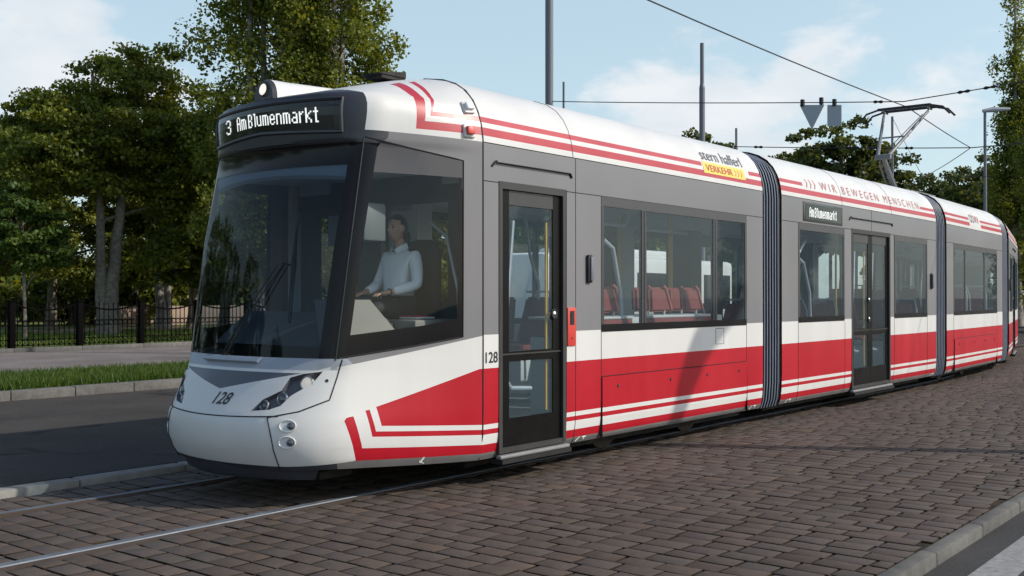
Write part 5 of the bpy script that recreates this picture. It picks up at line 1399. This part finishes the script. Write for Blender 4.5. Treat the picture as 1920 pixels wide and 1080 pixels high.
def body_chains():
    ch = [[(hip, (.14, .12)), (waist, (.095, .085)), (chest, (.105, .085)), (neck0, (.062, .062)), (neck1, .048), (P(.0, 0, .64), .05)]]
    for s in (-1, 1):
        sh, el, wr = arm(s)
        ch.append([(chest, (.105, .085)), (sh, .062), (el, .043), (wr, .027), (P(.31, .135*s, .13), (.034, .018)), (P(.345, .12*s, .125), (.036, .016))])
        for k in range(4):
            y = .12*s+(-.03+.02*k)*1.0; L = (.066, .078, .074, .056)[k]
            ch.append([(P(.345, .12*s, .125), (.036, .016)), (P(.372, y, .122), .0095), (P(.372+L*.55, y, .112), .0085), (P(.372+L*.8, y, .092), .007)])
        ch.append([(P(.31, .135*s, .13), (.034, .018)), (P(.33, .135*s-.05*s, .128), .011), (P(.362, .135*s-.065*s, .12), .009)])
        ch.append([(hip, (.14, .12)), (P(.10, .10*s, -.02), .085), (P(.44, .12*s, .0), .058), (P(.46, .12*s, -.22), .048), (P(.42, .12*s, -.42), .036), (P(.50, .12*s, -.46), (.035, .025))])
    return ch
body_me = skin_mesh(body_chains())
bm = bmesh.new(); bm.from_mesh(body_me)
# head: shaped ball with brow, nose, lips, chin and ears
hb = bmesh.new(); bmesh.ops.create_uvsphere(hb, u_segments=40, v_segments=32, radius=1)
HC = Vector(P(.02, 0, .715))
for v in hb.verts:
    c = v.co.copy(); f = c.x; x, y, z = c.x*.098, c.y*.074, c.z*.118
    if z < -.02: k = min(1, (-z-.02)/.1); y *= 1-.35*k; x = x*(1-.12*k)+.012*k
    if f > .55:
        yn, zn = abs(y), z
        x += .022*math.exp(-(yn/.011)**2-((zn+.022)/.020)**2)+.010*math.exp(-(yn/.009)**2-((zn-.003)/.02)**2)   # nose
        x -= .011*(math.exp(-((yn-.031)/.014)**2-((zn-.008)/.011)**2))                                           # eye sockets
        x += .007*math.exp(-(yn/.022)**2-((zn+.057)/.007)**2)+.007*math.exp(-(yn/.02)**2-((zn+.069)/.007)**2)   # lips
        x += .006*math.exp(-(yn/.03)**2-((zn+.098)/.016)**2)
    if abs(f) < .25 and abs(c.y) > .85 and -.35 < c.z < .25: y *= 1.16                                           # ears
    v.co = HC+Vector((-x, y, z))
hm = bpy.data.meshes.new('h'); hb.to_mesh(hm); hb.free(); bm.from_mesh(hm)
me = bpy.data.meshes.new('person'); bm.to_mesh(me); bm.free()
tmp = bpy.data.objects.new('tmp', me); COL.objects.link(tmp); rm = tmp.modifiers.new('r', 'REMESH'); rm.mode = 'VOXEL'; rm.voxel_size = .0065; rm.use_smooth_shade = True
dg = bpy.context.evaluated_depsgraph_get(); bme = bpy.data.meshes.new_from_object(tmp.evaluated_get(dg)); bpy.data.objects.remove(tmp)
bme.materials.clear(); bme.materials.append(SKIN)
person = link(bme, 'person'); tag(person, 'tram driver in a white shirt with dark tied hair, seated behind the cab side window', 'person')
def shell_from(chains, name, m, sub=2, root=0):
    q = skin_mesh(chains, root, sub); q.materials.clear(); q.materials.append(m); return link(q, name, person)
g = .014
ch = [[(P(.0, 0, -.02), (.16, .155)), (P(.0, 0, .17), (.14, .13)), (P(-.015, 0, .37), (.15, .118)), (P(-.04, 0, .48), (.095, .085)), (P(-.03, 0, .545), (.058, .058)), (P(-.025, 0, .575), (.056, .056))]]
for s in (-1, 1):
    sh, el, wr = arm(s); ch.append([(P(-.015, 0, .37), (.15, .118)), (sh, .076), (P(-.015, .215*s, .32), .058), (el, .056), (P(.15, .19*s, .165), .047), (P(.245, .16*s, .14), .040)])
shell_from(ch, 'shirt', SHIRT)
ch = []
for s in (-1, 1): ch += [[(P(0, 0, -.01), (.15, .128)), (P(.10, .10*s, -.02), .097), (P(.44, .12*s, .0), .07), (P(.46, .12*s, -.22), .06), (P(.42, .12*s, -.40), .05)]]
shell_from(ch, 'trousers', TROUS)
# collar
mb = MB(); nc = HC+Vector((.03, 0, -.175))
for s in (-1, 1):
    mb.add([nc+Vector(p) for p in ((.06, .0, .05), (.03, .062*s, .045), (-.05, .045*s, .015), (-.075, .012*s, -.02), (-.085, .05*s, -.055), (-.02, .085*s, -.02), (.05, .07*s, .0), (.075, 0, .01))],
           [(0, 1, 6, 7), (1, 2, 5, 6), (2, 3, 4, 5)], SHIRT)
mb.build('collar', person, 60)
# hair: cap swept back, with a tail in the neck
hb = bmesh.new(); bmesh.ops.create_uvsphere(hb, u_segments=36, v_segments=28, radius=1)
dele = []
for v in hb.verts:
    c = v.co.copy(); v.co = HC+Vector((-c.x*.104+.008, c.y*.083, c.z*.125+.006))
    if (c.x > .42 and c.z < .60-.2*abs(c.y)) or c.z < -.6 or (c.x > .12 and c.z < .12): dele.append(v)
bmesh.ops.delete(hb, geom=dele, context='VERTS'); mb = MB(); mb.bm(hb, HAIR); hb.free()
mb.tube([HC+Vector((.10, 0, -.02)), HC+Vector((.125, 0, -.06)), HC+Vector((.12, 0, -.13)), HC+Vector((.10, 0, -.19))], [.035, .04, .034, .008], HAIR, 10)
mb.build('hair', person, 60)
mb = MB()
for s in (-1, 1):
    c = HC+Vector((-.083, .031*s, .008)); disc(mb, c, (-1, .15*s, 0), .008, HAIR, .003, 10, .003)
    mb.tube([HC+Vector((-.088, .016*s, .026)), HC+Vector((-.090, .032*s, .031)), HC+Vector((-.078, .047*s, .026))], [.002, .003, .0015], HAIR, 5)
mb.build('eyes', person)
mb = MB(); mb.tube([HC+Vector((-.094, -.02, -.063)), HC+Vector((-.101, 0, -.062)), HC+Vector((-.094, .02, -.063))], [.002, .005, .002], mat('lips', (.35, .10, .09), .5), 6); mb.build('lips', person)
mb = MB(); c = Vector(arm(-1)[2]); mb.tube([c+Vector((.0, .03*cos(a), .03*sin(a))) for a in np.linspace(0, 2*pi, 13)[:-1]], .006, RUBBER, 5, closed=True); mb.build('wristwatch', person)
S_ = .92; person.scale = (S_, S_, S_); person.location = (DX*(1-S_), DY*(1-S_), HZ*(1-S_))
# driver's seat: a part of the tram
ds = empty('driver_seat'); ds.parent = tram
mb = MB(); mb.box(DX-.42, DX+.22, DY-.24, DY+.24, HZ-.22, HZ-.11, SEATB, .04); mb.build('seat_cushion', ds)
bb = bmesh.new(); bmesh.ops.create_uvsphere(bb, u_segments=24, v_segments=16, radius=1)
for v in bb.verts: v.co = Vector((DX+.24+v.co.x*.07+max(0, v.co.z)*.05, DY+np.sign(v.co.y)*abs(v.co.y)**.6*.25, HZ+.22+np.sign(v.co.z)*abs(v.co.z)**.7*.36))
mb = MB(); mb.bm(bb, SEATB); bb.free(); mb.build('backrest', ds, 60)
mb = MB(); mb.box(DX-.2, DX+.1, DY-.1, DY+.1, .78, HZ-.22, UNDER, .02); mb.build('pedestal', ds)
